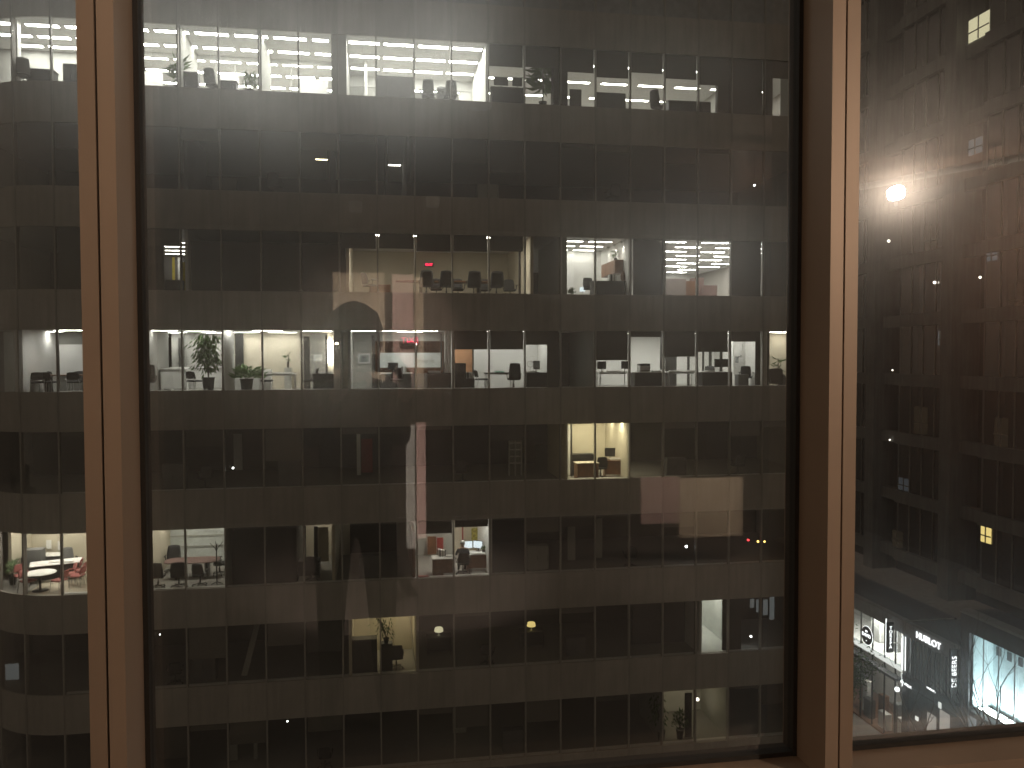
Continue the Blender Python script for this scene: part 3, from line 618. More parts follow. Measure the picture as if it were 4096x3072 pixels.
papers('untidy bright papers on the dark desk at the end of the reception', pX(k, 1305, 1.0), FY+1.0, fz+.74, 9, wd=.5, n=6)
office_chair('dark office chair turned to the desk at the end of the reception', k, 1238, 1.0, R(-80), 'task')
# property office
x4 = pX(k, 1398, .3); x5 = pX(k, 1812, .4)
wall_x(k, x4, .2, 3.6, 'grey', t=.05); wall_y(k, x4, pX(k, 1500, 3.6), 3.6, 'grey'); wall_x(k, x5, .2, 4, 'white')
wall_y(k, pX(k, 1500, 3.6), x5, 3.6, 'grey', SILL[k]+2.0); wall_y(k, pX(k, 1500, 3.6), x5, 3.6, 'dark', None, SILL[k]+.55); wall_y(k, x4-1, x5+.5, 6.6, 'brown')
panel(k, 1487, 1340, 1500, 1565, 3.4, 'door', 'door_frame', .08); panel(k, 1511, 1340, 1519, 1565, 3.5, 'door', 'door_frame', .08); panel(k, 1662, 1340, 1667, 1480, 3.5, 'door', 'glazing_post', .05); panel(k, 1762, 1335, 1768, 1480, 3.5, 'door', 'glazing_post', .05)
fb = panel(k, 1520, 1411, 1765, 1470, 3.55, 'frost', 'frosted_band', .02)
tm = link('lettering', text_mesh('lettering', 'property', .22, M['grey'], .004), off, (pX(k, 1700, 3.5, .9), FY+3.515, pZ(1700, 1443, 3.5))); tm.rotation_euler = (R(90), 0, R(180)); tm.location.y = FY+3.51
for i, (sx, v) in enumerate(((1450, 1.6), (1580, 1.4), (1700, 1.4), (1580, 5.2), (1640, 2.8))):
    clight(k, pX(k, sx, v, 2.3), v, 1.1, 'slim ceiling light over the property office with the frosted band', GD, 'lightD' if i != 3 else 'lightdim', .12)
picture('white framed landscape picture on the property office wall', k, 1432, 1415, 1480, 1454, 3.5)
desk('grey desk under the frosted band of the property office', k, 1585, 1.9, 1.35, .65, 0, 'white', 'mesh')
office_chair('black office chair at the desk under the frosted band', k, 1585, 1.1, R(185), 'task')
monitor('dark monitor on the desk under the frosted band', k, pX(k, 1572, 2.0), FY+2.0, fz+.74, R(160), .45, .3)
binders('white binders standing on the desk under the frosted band', pX(k, 1612, 2.0), FY+2.0, fz+.74, 4, wd=.3)
desk('dark desk piled with papers at the right of the property office', k, 1760, 1.0, 1.15, .65, 0, 'black', 'black')
papers('thick bright paper pile on the dark property desk', pX(k, 1738, 1.0), FY+1.0, fz+.74, 12, wd=.5, n=7)
monitor('dark monitor seen edge on at the property office column', k, pX(k, 1778, 1.1), FY+1.05, fz+.74, R(75), .5, .36)
for sx in (1785, 1800): part('column', MB().lathe([(.075, fz), (.075, ceilz(k))], 12, cx=pX(k, sx, .8), cy=FY+.9), M['white'], off)
sp_ = bpy.data.lights.new('washer_beam', 'SPOT'); sp_.energy = 20; sp_.spot_size = R(60); sp_.spot_blend = .6; sp_.shadow_soft_size = .03
t = thing('wall_washer', 'small spotlight above the twin white columns of the property office', 'ceiling light', (pX(k, 1790, .6, 2.3), FY+.5, ceilz(k)-.001)); part('housing', MB().lathe([(.05, -.10), (.055, -.02), (.055, -.002)], 10), M['white'], t)
so_ = bpy.data.objects.new('washer_beam', sp_); COL.objects.link(so_); so_.parent = t; so_.location = (0, 0, -.13); so_.rotation_euler = (R(-25), 0, 0)
exit_sign('red exit sign glowing behind the glass of the property office', pX(k, 1648, 6.2, 1.8), FY+6.5, pZ(1648, 1362, 6.3), .20)
# pale office with blinds
x6 = pX(k, 2196, .4)
wall_x(k, x6, .2, 4, 'white'); wall_y(k, pX(k, 1893, 2.6), x6, 2.6, 'white'); wall_y(k, x5, pX(k, 1893, 3.4), 3.4, 'orange')
for i, (sx, v) in enumerate(((1930, 1.2), (2050, 1.2), (2150, 1.4), (1860, 2.4))): clight(k, pX(k, sx, v, 2.3), v, 1.1, 'slim ceiling light hidden behind the blinds of the pale office', GD, 'lightD', .12)
for n, sy in ((7, 1396), (8, 1396), (9, 1377)): blind(k, n, sy)
blind(k, 9, None, .95, 1.44)
panel(k, 1889, 1396, 1895, 1556, 2.5, 'door', 'door_frame', .06)
cabinet('dark cabinet at the orange wall left of the pale office', pX(k, 1838, 1.0), FY+1.0, fz, .5, .4, 1.15, 'black', 1); cabinet('dark low cabinet by the orange wall of the pale office', pX(k, 1875, 1.3), FY+1.3, fz, .45, .4, .5, 'black', 1)
binders('pale files standing beside the orange wall', pX(k, 1875, 1.3), FY+1.3, fz+.5, 4, wd=.3)
visitor_chair('small dark chair left of the table in the pale office', k, 1925, .9, R(100), 'fabric')
desk('thin legged table with a teal folder in the pale office', k, 1995, 1.0, 1.2, .6, 0, 'black', 'black', 'legs')
papers('teal folder on the table in the pale office', pX(k, 1997, 1.0), FY+1.0, fz+.74, 2, 'folder', .36, 'teal', 6)
office_chair('black high back chair facing away in the pale office', k, 2055, .8, R(180), 'high')
desk('cluttered dark desk at the right of the pale office', k, 2150, .8, 1.1, .65, 0, 'black', 'black')
monitor('dark monitor on the cluttered desk of the pale office', k, pX(k, 2147, .8), FY+.85, fz+.74, R(120), .4, .36)
t = thing('ring_lamp', 'round ring lamp on the cluttered desk of the pale office', 'lamp', (pX(k, 2120, .8), FY+.75, fz+.74))
part('ring', MB().tube([(.13*math.cos(a*.3927), 0, .36+.13*math.sin(a*.3927)) for a in range(17)], .014, n=6), M['metal'], t); part('stand', MB().lathe([(.08, 0), (.08, .015), (.01, .02), (.01, .23)], 10), M['metal'], t)
papers('scattered papers on the cluttered desk of the pale office', pX(k, 2120, .8), FY+.7, fz+.74, 33, wd=.42, n=5)
# dark office, then the open office
x7 = pX(k, 2376, .3); x8 = pX(k, 3052, .4)
wall_y(k, x6, x7, 4.5, 'dark'); wall_x(k, x7-.04, .2, 5.5, 'grey', t=.03); wall_y(k, x7, x8, 5.5, 'white'); wall_x(k, x8, .2, 5.5, 'white', t=.10)
for n, sy in ((11, 1439), (12, 1346), (13, 1425), (14, 1406), (15, 1365)): blind(k, n, sy)
for i, (sx, v) in enumerate(((2430, 1.4), (2570, 1.4), (2700, 1.4), (2840, 1.4), (2960, 1.3), (2500, 3.6), (2640, 3.6), (2780, 3.6), (2920, 3.6))):
    clight(k, pX(k, sx, v, 2.3), v, 1.2, 'ceiling light hidden behind the blinds of the open office right', GD, 'lightC' if i == 4 else 'lightD', .16)
for s0, s1 in ((2660, 2705), (2748, 2757), (2808, 2815), (2835, 2845), (2878, 2888)): panel(k, s0, 1330, s1, 1562, 2.6, 'door', 'dark_door', .06)
panel(k, 2640, 1330, 2657, 1480, 2.0, 'door', 'hanging_coat', .05)
panel(k, 2932, 1365, 3018, 1500, 2.0, 'white', 'partition_panel', .05); panel(k, 3020, 1360, 3056, 1560, .5, 'dark', 'window_post', .05)
for i, (sx, wd) in enumerate(((2450, 1.35), (2590, 1.4), (2722, 1.35), (2860, 1.45))):
    desk(['leftmost', 'second', 'third', 'rightmost'][i]+' white topped desk along the window of the open office', k, sx, .75, wd, .6, 0, 'white', 'black', 'legs' if i in (0, 2) else 'panel')
monitor('dark square monitor at the left end of the open office desks', k, pX(k, 2408, .75), FY+.8, fz+.74, R(180), .40, .33)
monitor('tilted dark monitor under the low blind of the open office', k, pX(k, 2500, .75), FY+.8, fz+.74, R(170), .30, .34)
monitor('wide black monitor near the notice board of the open office', k, pX(k, 2886, .7), FY+.7, fz+.80, R(180), .66, .36)
t = thing('printer', 'white office printer on the second desk of the open office', 'printer', (pX(k, 2576, .75), FY+.78, fz+.74))
part('body', MB().rbox(-.25, .25, -.2, .2, 0, .27, .02), M['paper'], t); part('scanner_lid', MB().rbox(-.24, .24, -.19, .19, .30, .36, .02), M['mesh'], t); part('paper_tray', MB().box(-.2, .2, -.27, -.201, .05, .075), M['mesh'], t); part('control_band', MB().box(-.23, .23, -.19, .19, .271, .299), M['black'], t)
for i, (sx, wd) in enumerate(((2440, .3), (2470, .35), (2625, .4), (2700, .5), (2760, .5), (2835, .4))):
    papers(['small paper stack left of the printer desks', 'loose papers beside the tilted monitor', 'crumpled paper stack right of the printer', 'long bright papers on the third open office desk', 'flat bright papers in the middle of the open office desks', 'papers left of the wide black monitor'][i], pX(k, sx, .75), FY+.68, fz+.74, 50+i, wd=wd, n=5)
t = thing('notice_board', 'bright notice board covered in paper sheets at the right of the open office', 'notice board', (pX(k, 2965, 1.9), FY+1.94, fz))
rd = random.Random(4)
for i in range(11):
    c = (rd.uniform(-.4, .32), rd.uniform(.85, 1.75)); a_, b_ = rd.choice([(.2, .28), (.28, .2), (.3, .36)])
    part('sheet', MB().box(c[0], c[0]+a_, -.004-.003*i, -.002-.003*i, c[1], c[1]+b_), M['art' if i in (2, 7) else 'paper'], t)
office_chair('black office chair under the desk by the printer', k, 2600, 1.3, R(20), 'task'); office_chair('black office chair left of the wide black monitor', k, 2840, 1.3, R(-20), 'task')
cabinet('grey pedestal cabinet below the notice board', pX(k, 2967, .8), FY+.8, fz, .48, .4, .6, 'mesh', 1)
office_chair('dark chair with a coat in front of the notice board', k, 2985, 1.2, R(150), 'task')
# last room beside the right frame
wall_y(k, x8, XR-.1, 3.0, 'beige'); clight(k, pX(k, 3110, 1.2, 2.3), 1.4, 1.2, 'ceiling light in the last room beside the right frame', None, 'lightD', .14); clight(k, pX(k, 3140, 2.4, 2.3), 2.5, 1.2, 'rear ceiling light in the last room beside the right frame', None, 'lightF', .14)
panel(k, 3053, 1328, 3076, 1562, .45, 'dark', 'window_post', .04)
t = thing('armchair', 'dark rounded armchair in the last room beside the right frame', 'armchair', (pX(k, 3095, .9), FY+.9, fz), R(180))
part('seat', MB().rbox(-.3, .3, -.28, .26, .18, .44, .05), M['fabric'], t); part('backrest', curved_back(MB(), .68, .36, .86, .1, .05, .12, .2), M['fabric'], t)
for q in (-1, 1): part('armrest', MB().rbox(q*.36-.07, q*.36+.07, -.26, .26, .2, .6, .04), M['fabric'], t); part('leg', MB().tube([(q*.28, -.2, 0), (q*.28, -.2, .19)], .02, n=6), M['metal'], t)
cabinet('black low cabinet beside the dark armchair in the last room', pX(k, 3142, .9), FY+.9, fz, .5, .4, .5, 'black', 1)
plant('thin branching plant behind the dark armchair in the last room', (pX(k, 3112, 1.5), FY+1.5, fz), 1.3, .3, .35, .12, 'palm', 'leaf', 22, 31, .42, .03)

# ================================================================== ROW E
k = 'E'; fz = floorz(k)
x1 = pX(k, 2262, .3); x2 = pX(k, 2512, .3)
room(k, x1, x2, 3.6, 'beige')
for i, (sx, v) in enumerate(((2320, 1.0), (2450, 1.0), (2340, 2.6), (2460, 2.6))): clight(k, pX(k, sx, v, 2.2), v, 1.0, 'warm ceiling light in the single lit office of the fifth row', 'lights of the lit fifth row office', 'lightW', .2)
panel(k, 2268, 1700, 2280, 1900, 2.0, 'paper', 'white_post', .05); panel(k, 2282, 1690, 2288, 1905, 1.6, 'door', 'door_frame', .05)
desk('dark brown desk with cream top in the warm lit office', k, 2345, .9, 1.0, .7, 0, 'beige', 'brown')
desk('second brown desk carrying the monitor in the warm lit office', k, 2458, 1.5, 1.0, .7, R(-8), 'brown', 'brown')
monitor('black monitor on the desk of the warm lit office', k, pX(k, 2440, 1.6), FY+1.6, fz+.74, R(170), .46, .38)
papers('heap of white papers beside the monitor in the warm lit office', pX(k, 2462, 1.35), FY+1.35, fz+.74, 71, wd=.45, n=7)
cabinet('dark box shelf behind the cream topped desk', pX(k, 2330, 1.9), FY+2.2, fz, 1.1, .4, .95, 'black', 2)
office_chair('dark brown chair between the two desks of the warm office', k, 2402, 1.0, R(180), 'task', 'brown')
for i, (sx, sy) in enumerate(((2470, 1800), (2486, 1806), (2478, 1835))):
    tag(panel(k, sx-6, sy-20, sx+6, sy+18, 3.5, 'paper', 'pinned_sheet', .01), None)
wall_y(k, XL-RC+.4, x1-.1, 6.5, 'dark'); wall_y(k, x2+.1, XR-.1, 6.5, 'dark')
panel(k, 935, 1735, 970, 1880, 2.5, 'grey', 'open_door', .05); panel(k, 1427, 1735, 1442, 1900, 3.0, 'white', 'wall_edge', .05); panel(k, 1445, 1755, 1490, 1890, 3.2, 'red', 'red_panel', .03)
clight(k, pX(k, 1400, 1.8, 2.2), 2.3, .5, 'dim light inside the dark office left of the paper strip reflection', None, 'lightdim', .08)
t = thing('bookshelf', 'dimly lit pale shelf unit left of the warm lit office', 'bookshelf', (pX(k, 2062, 2.5), FY+2.6, pZ(2062, 1855, 2.5)))
for i in range(5): part('shelf', MB().box(-.28, .28, -.15, .15, i*.3, i*.3+.03), M['white'], t)
for q in (-.28, 0, .28): part('side_panel', MB().box(q-.015, q+.015, -.155, .155, -.6, 1.24), M['white'], t)
part('back_panel', MB().box(-.28, .28, .156, .17, -.6, 1.23), M['grey'], t)
clight(k, pX(k, 2062, 1.6, 2.2), 1.7, .4, 'dim light over the pale shelf unit', None, 'lightdim', .10)

# ================================================================== ROW F
k = 'F'; fz = floorz(k)
# corner meeting room with red chairs
x2 = pX(k, 362, .5)
wall_x(k, x2+.6, .3, 5.2, 'white'); wall_y(k, XL-RC+.4, x2+.6, 5.2, 'beige'); wall_x(k, XL-RC+.7, 3.2, 5.2, 'beige')
part('carpet_tile', MB().box(XL-1.6, x2+.5, FY+.4, FY+5.15, fz, fz+.006), M['beige'], off)
for i, (sx, v) in enumerate(((120, 1.4), (260, 1.4), (150, 3.2), (300, 3.2), (210, 4.5))): clight(k, pX(k, sx, v, 2.2), v, 1.15, 'ceiling light over the rounded corner office with red chairs', 'lights of the corner office', 'lightF', .22)
round_table('white round table among red chairs in the rounded corner office', k, 160, 1.25, .58)
for i, (sx, v, rz) in enumerate(((112, 1.1, 60), (238, 1.0, -110), (85, 2.0, 30), (275, 1.9, -60), (310, 1.6, -100), (318, 2.3, -90), (300, 2.9, -80))):
    visitor_chair(['red chair at the left front of the white round table', 'red chair at the right front of the white round table', 'red chair behind the round table to the left', 'red chair right behind the round table', 'red chair closest to the near frame in the corner office', 'red chair in the row beside the white table top', 'rearmost red chair in the row beside the white table top'][i], k, sx, v, R(rz))
desk('long white topped table with papers in the corner office', k, 225, 2.9, 1.9, .9, R(18), 'paper', 'black', name='work_table')
desk('grey desk at the back wall of the corner office', k, 160, 4.4, 1.8, .7, 0, 'white', 'mesh')
cabinet('grey box cabinet standing on the left of the corner office', pX(k, 135, 3.7), FY+3.7, fz, .75, .5, 1.15, 'mesh', 1)
papers('wide white drawings spread on the corner office table', pX(k, 245, 2.9), FY+2.85, fz+.74, 91, 'drawing_sheets', .9, 'paper', 4)
office_chair('dark office chair turned away behind the white work table', k, 275, 3.9, R(30), 'mesh', 'mesh')
picture('left pale picture on the beige wall of the corner office', k, 186, 2160, 206, 2195, 5.1, 'paper', 'paper', b=.03); picture('right white picture on the beige wall of the corner office', k, 232, 2165, 246, 2200, 5.1, 'paper', 'paper', b=.03)
plant('yellow green plant behind the curved glass at the far left', (pX(k, 45, 2.3), FY+2.4, fz), 1.0, .3, .4, .16, 'bush', 'leafp', 120, 41, .16, .07)
# meeting room
x3 = pX(k, 560, .4); x4 = pX(k, 903, .3)
wall_x(k, x3, .2, 5, 'beige'); wall_x(k, x4+.03, .2, 5, 'grey'); wall_y(k, x3, pX(k, 632, 5), 5.0, 'beige'); wall_y(k, pX(k, 632, 5), x4, 5.0, 'frost')
panel(k, 632, 2125, 648, 2255, 4.9, 'red', 'red_panel', .06)
for sy in (2140, 2182): panel(k, 652, sy, 900, sy+5, 4.95, 'grey', 'glass_band', .02)
for i, (sx, v) in enumerate(((660, 1.6), (800, 1.6), (730, 3.6), (850, 3.6))): clight(k, pX(k, sx, v, 2.2), v, 1.1, 'ceiling light over the meeting room with the coat stand', 'lights of the coat stand meeting room', 'lightF', .15)
meeting_table('oval dark brown table in the meeting room with the coat stand', k, 770, 2.3, 2.2, 1.1, 0, 'cub2')
office_chair('black mesh chair at the left of the oval table facing away', k, 632, .9, R(175), 'conference'); office_chair('black chair in the middle of the oval table facing away', k, 715, .9, R(185), 'conference')
office_chair('black chair on the far side of the oval table', k, 690, 3.4, 0, 'conference'); office_chair('black chair at the right end of the oval table', k, 878, 2.6, R(-80), 'conference'); office_chair('low black chair front right of the oval table', k, 800, .9, R(170), 'task')
t = thing('coat_stand', 'dark coat stand with curved hooks at the right of the meeting room', 'coat stand', (pX(k, 866, 1.0), FY+1.0, fz))
part('pole', MB().tube([(0, 0, .02), (0, 0, 1.65)], .028, .022, 8), M['black'], t)
for i in range(4):
    a = i*1.571+.3; c, q = math.cos(a), math.sin(a); part('hook', MB().tube([(0, 0, 1.35), (c*.06, q*.06, 1.5), (c*.18, q*.18, 1.62), (c*.24, q*.24, 1.72)], .014, n=5), M['black'], t); part('leg', MB().tube([(0, 0, .12), (c*.22, q*.22, .015)], .018, n=5), M['black'], t)
# dim corridor
x5 = pX(k, 1178, .4); x6 = pX(k, 1335, .4)
wall_y(k, x4+.2, x5, .6, 'dark'); wall_x(k, x5, .6, 6, 'dark'); wall_x(k, x6, .3, 6, 'beige'); wall_y(k, x5-.5, x6+.5, 5.2, 'beige')
panel(k, 1257, 2105, 1272, 2330, 2.2, 'door', 'door_frame', .06); panel(k, 1273, 2108, 1314, 2245, 2.6, 'beige', 'open_door', .05)
clight(k, pX(k, 1290, 3.6, 2.2), 3.8, .9, 'warm light inside the dim corridor on the sixth row', None, 'lightF', .15); clight(k, pX(k, 1215, 3.0, 2.2), 3.2, .5, 'small warm light at the left of the dim corridor', None, 'lightdim', .15)
office_chair('dark chair silhouetted in front of the dim corridor', k, 1245, .9, R(180), 'conference'); desk('dark desk in front of the dim corridor', k, 1225, 1.5, 1.2, .6, 0, 'black', 'black')
# office with the person
x7 = pX(k, 1655, .3); x8 = pX(k, 1962, .3)
wall_x(k, x7, .2, 4.4, 'brown', z1=SILL[k]+1.9); wall_x(k, x8, .2, 4.4, 'white'); wall_y(k, x7-.6, pX(k, 1815, 4.4), 4.4, 'grey'); wall_y(k, pX(k, 1815, 4.4), x8, 4.4, 'beige')
panel(k, 1748, 2150, 1773, 2205, 4.3, 'red', 'red_panel', .05); panel(k, 1848, 2105, 1853, 2190, 4.3, 'red', 'red_panel', .05); panel(k, 1710, 2145, 1745, 2215, 4.2, 'brown', 'brown_door', .05)
for i, (sx, v) in enumerate(((1890, 1.0), (1900, 2.8), (1740, 3.3), (1780, 1.6))): clight(k, pX(k, sx, v, 2.2), v, .9, 'ceiling light above the person working at the two screens', 'lights of the working person', 'lightF' if i > 1 else 'lightC', .2)
blind(k, 6, 2133); blind(k, 7, 2106)
dk = desk('brown desk with a three drawer unit in the office with the person', k, 1772, 1.0, .95, .7, 0, 'white', 'brown', drawers=True)
desk('white topped corner desk under the two lit screens', k, 1910, 1.55, 1.05, .75, 0, 'white', 'brown')
monitor('left lit screen in front of the seated person', k, pX(k, 1868, 1.75), FY+1.8, fz+.74, R(0), .50, .33, True)
monitor('right lit screen angled beside the seated person', k, pX(k, 1912, 1.75), FY+1.75, fz+.74, R(-35), .46, .33, True)
binders('row of folders standing on the drawer desk', pX(k, 1768, 1.15), FY+1.15, fz+.74, 6); papers('bright papers on the drawer desk beside the person', pX(k, 1802, 1.0), FY+.95, fz+.74, 101, wd=.36, n=5)
papers('white papers under the right lit screen', pX(k, 1905, 1.35), FY+1.3, fz+.74, 102, wd=.45, n=4); papers('red folder lying on the window sill of the office with the person', pX(k, 1695, .26), FY+.26, SILL[k]+.013, 103, 'folder', .42, 'red', 3)
plant('small leafy plant at the right of the two screens', (pX(k, 1935, 1.5), FY+1.5, fz+.74), .25, .14, .1, .08, 'bush', 'leaf', 60, 55, .08, .05)
picture('tall yellow green artwork on the wall behind the two screens', k, 1886, 2112, 1928, 2190, 4.3, 'artg', 'artg', b=.02); 
PJ = {'pelvis': ((0, 0, .52), .17, .15), 'spine': ((0, .03, .74), .165, .13), 'chest': ((0, .02, .95), .19, .13), 'neck': ((0, -.03, 1.10), .06, .06), 'headb': ((0, -.06, 1.18), .075, .085), 'heada': ((0, -.07, 1.28), .085, .10), 'headt': ((0, -.06, 1.35), .055, .065),
      'shl': ((-.19, .01, 1.03), .075, .075), 'ell': ((-.27, -.10, .80), .05, .05), 'wrl': ((-.20, -.36, .79), .034, .034), 'hdl': ((-.18, -.45, .78), .04, .02), 'shr': ((.19, .01, 1.03), .075, .075), 'elr': ((.28, -.10, .80), .05, .05), 'wrr': ((.20, -.36, .79), .034, .034), 'hdr': ((.18, -.45, .78), .04, .02),
      'knl': ((-.14, -.44, .54), .075, .075), 'anl': ((-.14, -.42, .10), .045, .045), 'tol': ((-.14, -.58, .05), .04, .035), 'knr': ((.14, -.44, .54), .075, .075), 'anr': ((.14, -.42, .10), .045, .045), 'tor': ((.14, -.58, .05), .04, .035)}
for q, s_ in (('l', -1), ('r', 1)):
    for i, (dx, L) in enumerate(((-.03, .07), (-.01, .085), (.012, .08), (.032, .06))): PJ['f'+q+str(i)] = ((s_*(.18+dx), -.47-L, .765), .009, .009)
    PJ['f'+q+'t'] = ((s_*.13, -.48, .77), .010, .010)
PE = [('pelvis', 'spine'), ('spine', 'chest'), ('chest', 'neck'), ('neck', 'headb'), ('headb', 'heada'), ('heada', 'headt')]
for q in 'lr': PE += [('chest', 'sh'+q), ('sh'+q, 'el'+q), ('el'+q, 'wr'+q), ('wr'+q, 'hd'+q), ('pelvis', 'kn'+q), ('kn'+q, 'an'+q), ('an'+q, 'to'+q)]+[('hd'+q, 'f'+q+i) for i in '0123t']
def pm(c):
    if c.z > 1.08: return 1
    if c.y < -.37 and c.z > .7: return 1
    return 0 if c.z > .6 else 2
XP = pX(k, 1850, 1.1, .8)
pe = person('person', 'white haired person in a grey jacket seated at the two lit screens', PJ, PE, (XP, FY+.95, fz), R(180), ([M['jacket'], M['skin'], M['trousers']], pm))
part('hair', MB().lathe([(.085, 1.20), (.105, 1.27), (.10, 1.34), (.07, 1.395), (.02, 1.415)], 14, cy=-.045, sy=1.08), M['hair_w'], pe)
office_chair('black chair the white haired person sits on', k, 1850, .93, R(180), 'task', x=XP)
wall_y(k, x6+.2, x7-.05, 5.5, 'dark'); wall_y(k, x8+.2, XR-.1, 6.5, 'dark')
panel(k, 2270, 2070, 2300, 2240, 1.5, 'grey', 'wall_edge', .05); panel(k, 2385, 2060, 2408, 2230, 1.2, 'grey', 'wall_edge', .05)

# ================================================================== ROW G
k = 'G'; fz = floorz(k)
x1 = pX(k, 1402, .4); x2 = pX(k, 1668, .4)
room(k, x1, x2, 3.2, 'beige')
clight(k, pX(k, 1580, 2.0, 2.2), 2.4, .9, 'dim yellowish light in the lit office of the seventh row', None, 'lightdim', .55); clight(k, pX(k, 1460, 1.0, 2.2), 2.2, .8, 'second dim yellowish light in the lit office of the seventh row', None, 'lightdim', .3)
plant('dark trailing plant against the mullion of the dim yellow office', (pX(k, 1545, .7), FY+.7, fz+1.2), 1.05, .25, .2, .12, 'ficus', 'leaf', 70, 61, .2, .07)
cabinet('black cabinet carrying the trailing plant in the dim yellow office', pX(k, 1545, .7), FY+.75, fz, .5, .4, 1.2, 'black', 1)
cabinet('broad black cabinet at the left of the dim yellow office', pX(k, 1455, .8), FY+.9, fz, 1.1, .5, 1.4, 'black', 2)
office_chair('dark chair near the slanted cord in the dim yellow office', k, 1585, 1.0, R(180), 'conference')
part('blind_cord', MB().tube([(pX(k, 1638, .3), FY+.3, ceilz(k)-.02), (pX(k, 1668, .3)-.08, FY+.3, SILL[k]+.2)], .02, n=6), M['paper'], off)
wall_y(k, XL-RC+.4, x1-.1, 5.5, 'dark'); wall_y(k, x2+.1, pX(k, 2740, 5), 5.5, 'dark')
for i, sx in enumerate((1755, 2125)):  # the second lamp stands in for one mirrored in the pane
    t = thing('table_lamp', ['lit table lamp in the dark office right of the dim yellow room', 'table lamp standing in for a reflected lamp in the middle of the seventh row'][i], 'lamp', (pX(k, sx, 2.6, .7), FY+2.6, fz+.72))
    part('base', MB().lathe([(.10, 0), (.10, .02), (.02, .04), (.02, .22)], 10), M['metal'], t); part('lamp_shade', MB().lathe([(.20, .2), (.17, .36)], 16), M['litwin'] if i == 0 else M['ywin'], t)
    desk(['dark table under the left lit lamp of the seventh row', 'dark table under the right lit lamp of the seventh row'][i], k, sx, 2.6, 1.1, .6, 0, 'black', 'black')
# slanted board in the dark left part
part('leaning_board', MB().add([(pX(k, 965, 1.2)-.02, FY+1.2, fz), (pX(k, 965, 1.2)+.22, FY+1.2, fz), (pX(k, 1030, 1.2)+.16, FY+1.6, fz+2.4), (pX(k, 1030, 1.2)-.06, FY+1.6, fz+2.4), (pX(k, 965, 1.2)-.02, FY+1.24, fz), (pX(k, 965, 1.2)+.22, FY+1.24, fz), (pX(k, 1030, 1.2)+.16, FY+1.64, fz+2.4), (pX(k, 1030, 1.2)-.06, FY+1.64, fz+2.4)], [(0, 1, 2, 3), (7, 6, 5, 4), (0, 4, 5, 1), (1, 5, 6, 2), (2, 6, 7, 3), (3, 7, 4, 0)]), M['grey'], off)
# bright corridor at the right
x3 = pX(k, 2795, .5); x4 = pX(k, 2880, .5)
wall_x(k, x3, .3, 6, 'white'); wall_x(k, x4+.75, .5, 6, 'frost'); wall_y(k, x3-.1, x4+.9, 6, 'frost'); wall_y(k, x4+.03, x4+.9, .3, 'dark')
part('corridor_floor', MB().box(x3+.07, x4+.68, FY+.4, FY+5.9, fz, fz+.006), M['frost'], off)
clight(k, (x3+x4)/2+.3, 2.2, .7, 'cool light in the narrow bright corridor on the seventh row', 'lights of the narrow bright corridor', 'lightF', .3); clight(k, (x3+x4)/2+.3, 4.4, .7, 'cool light in the narrow bright corridor on the seventh row', 'lights of the narrow bright corridor', 'lightF', .3)
picture('white framed sheet at the end of the narrow bright corridor', k, 2812, 2400, 2835, 2460, 5.9, 'paper', 'paper', b=.02)
wall_y(k, pX(k, 2530, 2), x3, 2.0, 'dark'); wall_y(k, x4+.95, XR-.1, 4.5, 'dark')
for i, (s0, s1, y0, y1) in enumerate(((3000, 3016, 2395, 2430), (3024, 3040, 2398, 2448), (3052, 3070, 2398, 2460), (3078, 3096, 2382, 2478))):
    panel(k, s0, y0, s1, y1, 4.3-i*.6, 'dimwin', 'lit_glass_panel', .03)

# ================================================================== ROW H and I (mostly dark)
k = 'H'
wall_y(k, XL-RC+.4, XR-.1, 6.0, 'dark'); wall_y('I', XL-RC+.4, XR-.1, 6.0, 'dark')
x1 = pX(k, 2660, 1); x2 = pX(k, 2885, 1)
wall_x(k, x1-.3, .5, 3.5, 'grey'); wall_x(k, x2+.1, .5, 3.5, 'grey'); wall_y(k, x1-.3, x2+.1, 3.5, 'white')
clight(k, (x1+x2)/2, 2.0, .8, 'dim light behind the dark plants at the bottom right', None, 'lightdim', .45)
plant('dark leafy plant in the dim room at the bottom right', (pX(k, 2645, .8), FY+.8, floorz(k)), 2.0, .35, .4, .18, 'ficus', 'leaf', 160, 81, .2, .09); plant('second dark plant by the pale post at the bottom right', (pX(k, 2720, .8), FY+.8, floorz(k)), 1.2, .3, .4, .18, 'bush', 'leaf', 120, 82, .2, .09)
panel(k, 2738, 2770, 2765, 2960, .9, 'dark', 'window_post', .06)
t = thing('wall_lamp', 'small bright lamp glowing at the bottom right of the building', 'lamp', (pX(k, 2797, 2.2, 2), FY+2.4, pZ(2797, 2797, 2.4)))
part('globe', MB().lathe([(.01, -.08), (.06, -.06), (.085, 0), (.06, .06), (.01, .08)], 12), M['lampw'], t); part('bracket', MB().tube([(0, 0, .06), (0, .3, .16), (0, 1.0, .16)], .012, n=5), M['metal'], t)
panel(k, 1810, 2830, 1865, 2930, 3.0, 'grey', 'open_door', .05); clight(k, pX(k, 1838, 2.0, 2.2), 2.2, .4, 'faint light over the open door at the bottom of the facade', None, 'lightdim', .1)
panel(k, 915, 2920, 950, 3040, 2.0, 'grey', 'open_door', .05); panel(k, 1015, 2920, 1030, 3060, 2.0, 'grey', 'wall_edge', .05); clight(k, pX(k, 975, 1.5, 2.2), 1.6, .5, 'faint light near the lower left open door', None, 'lightdim', .06)

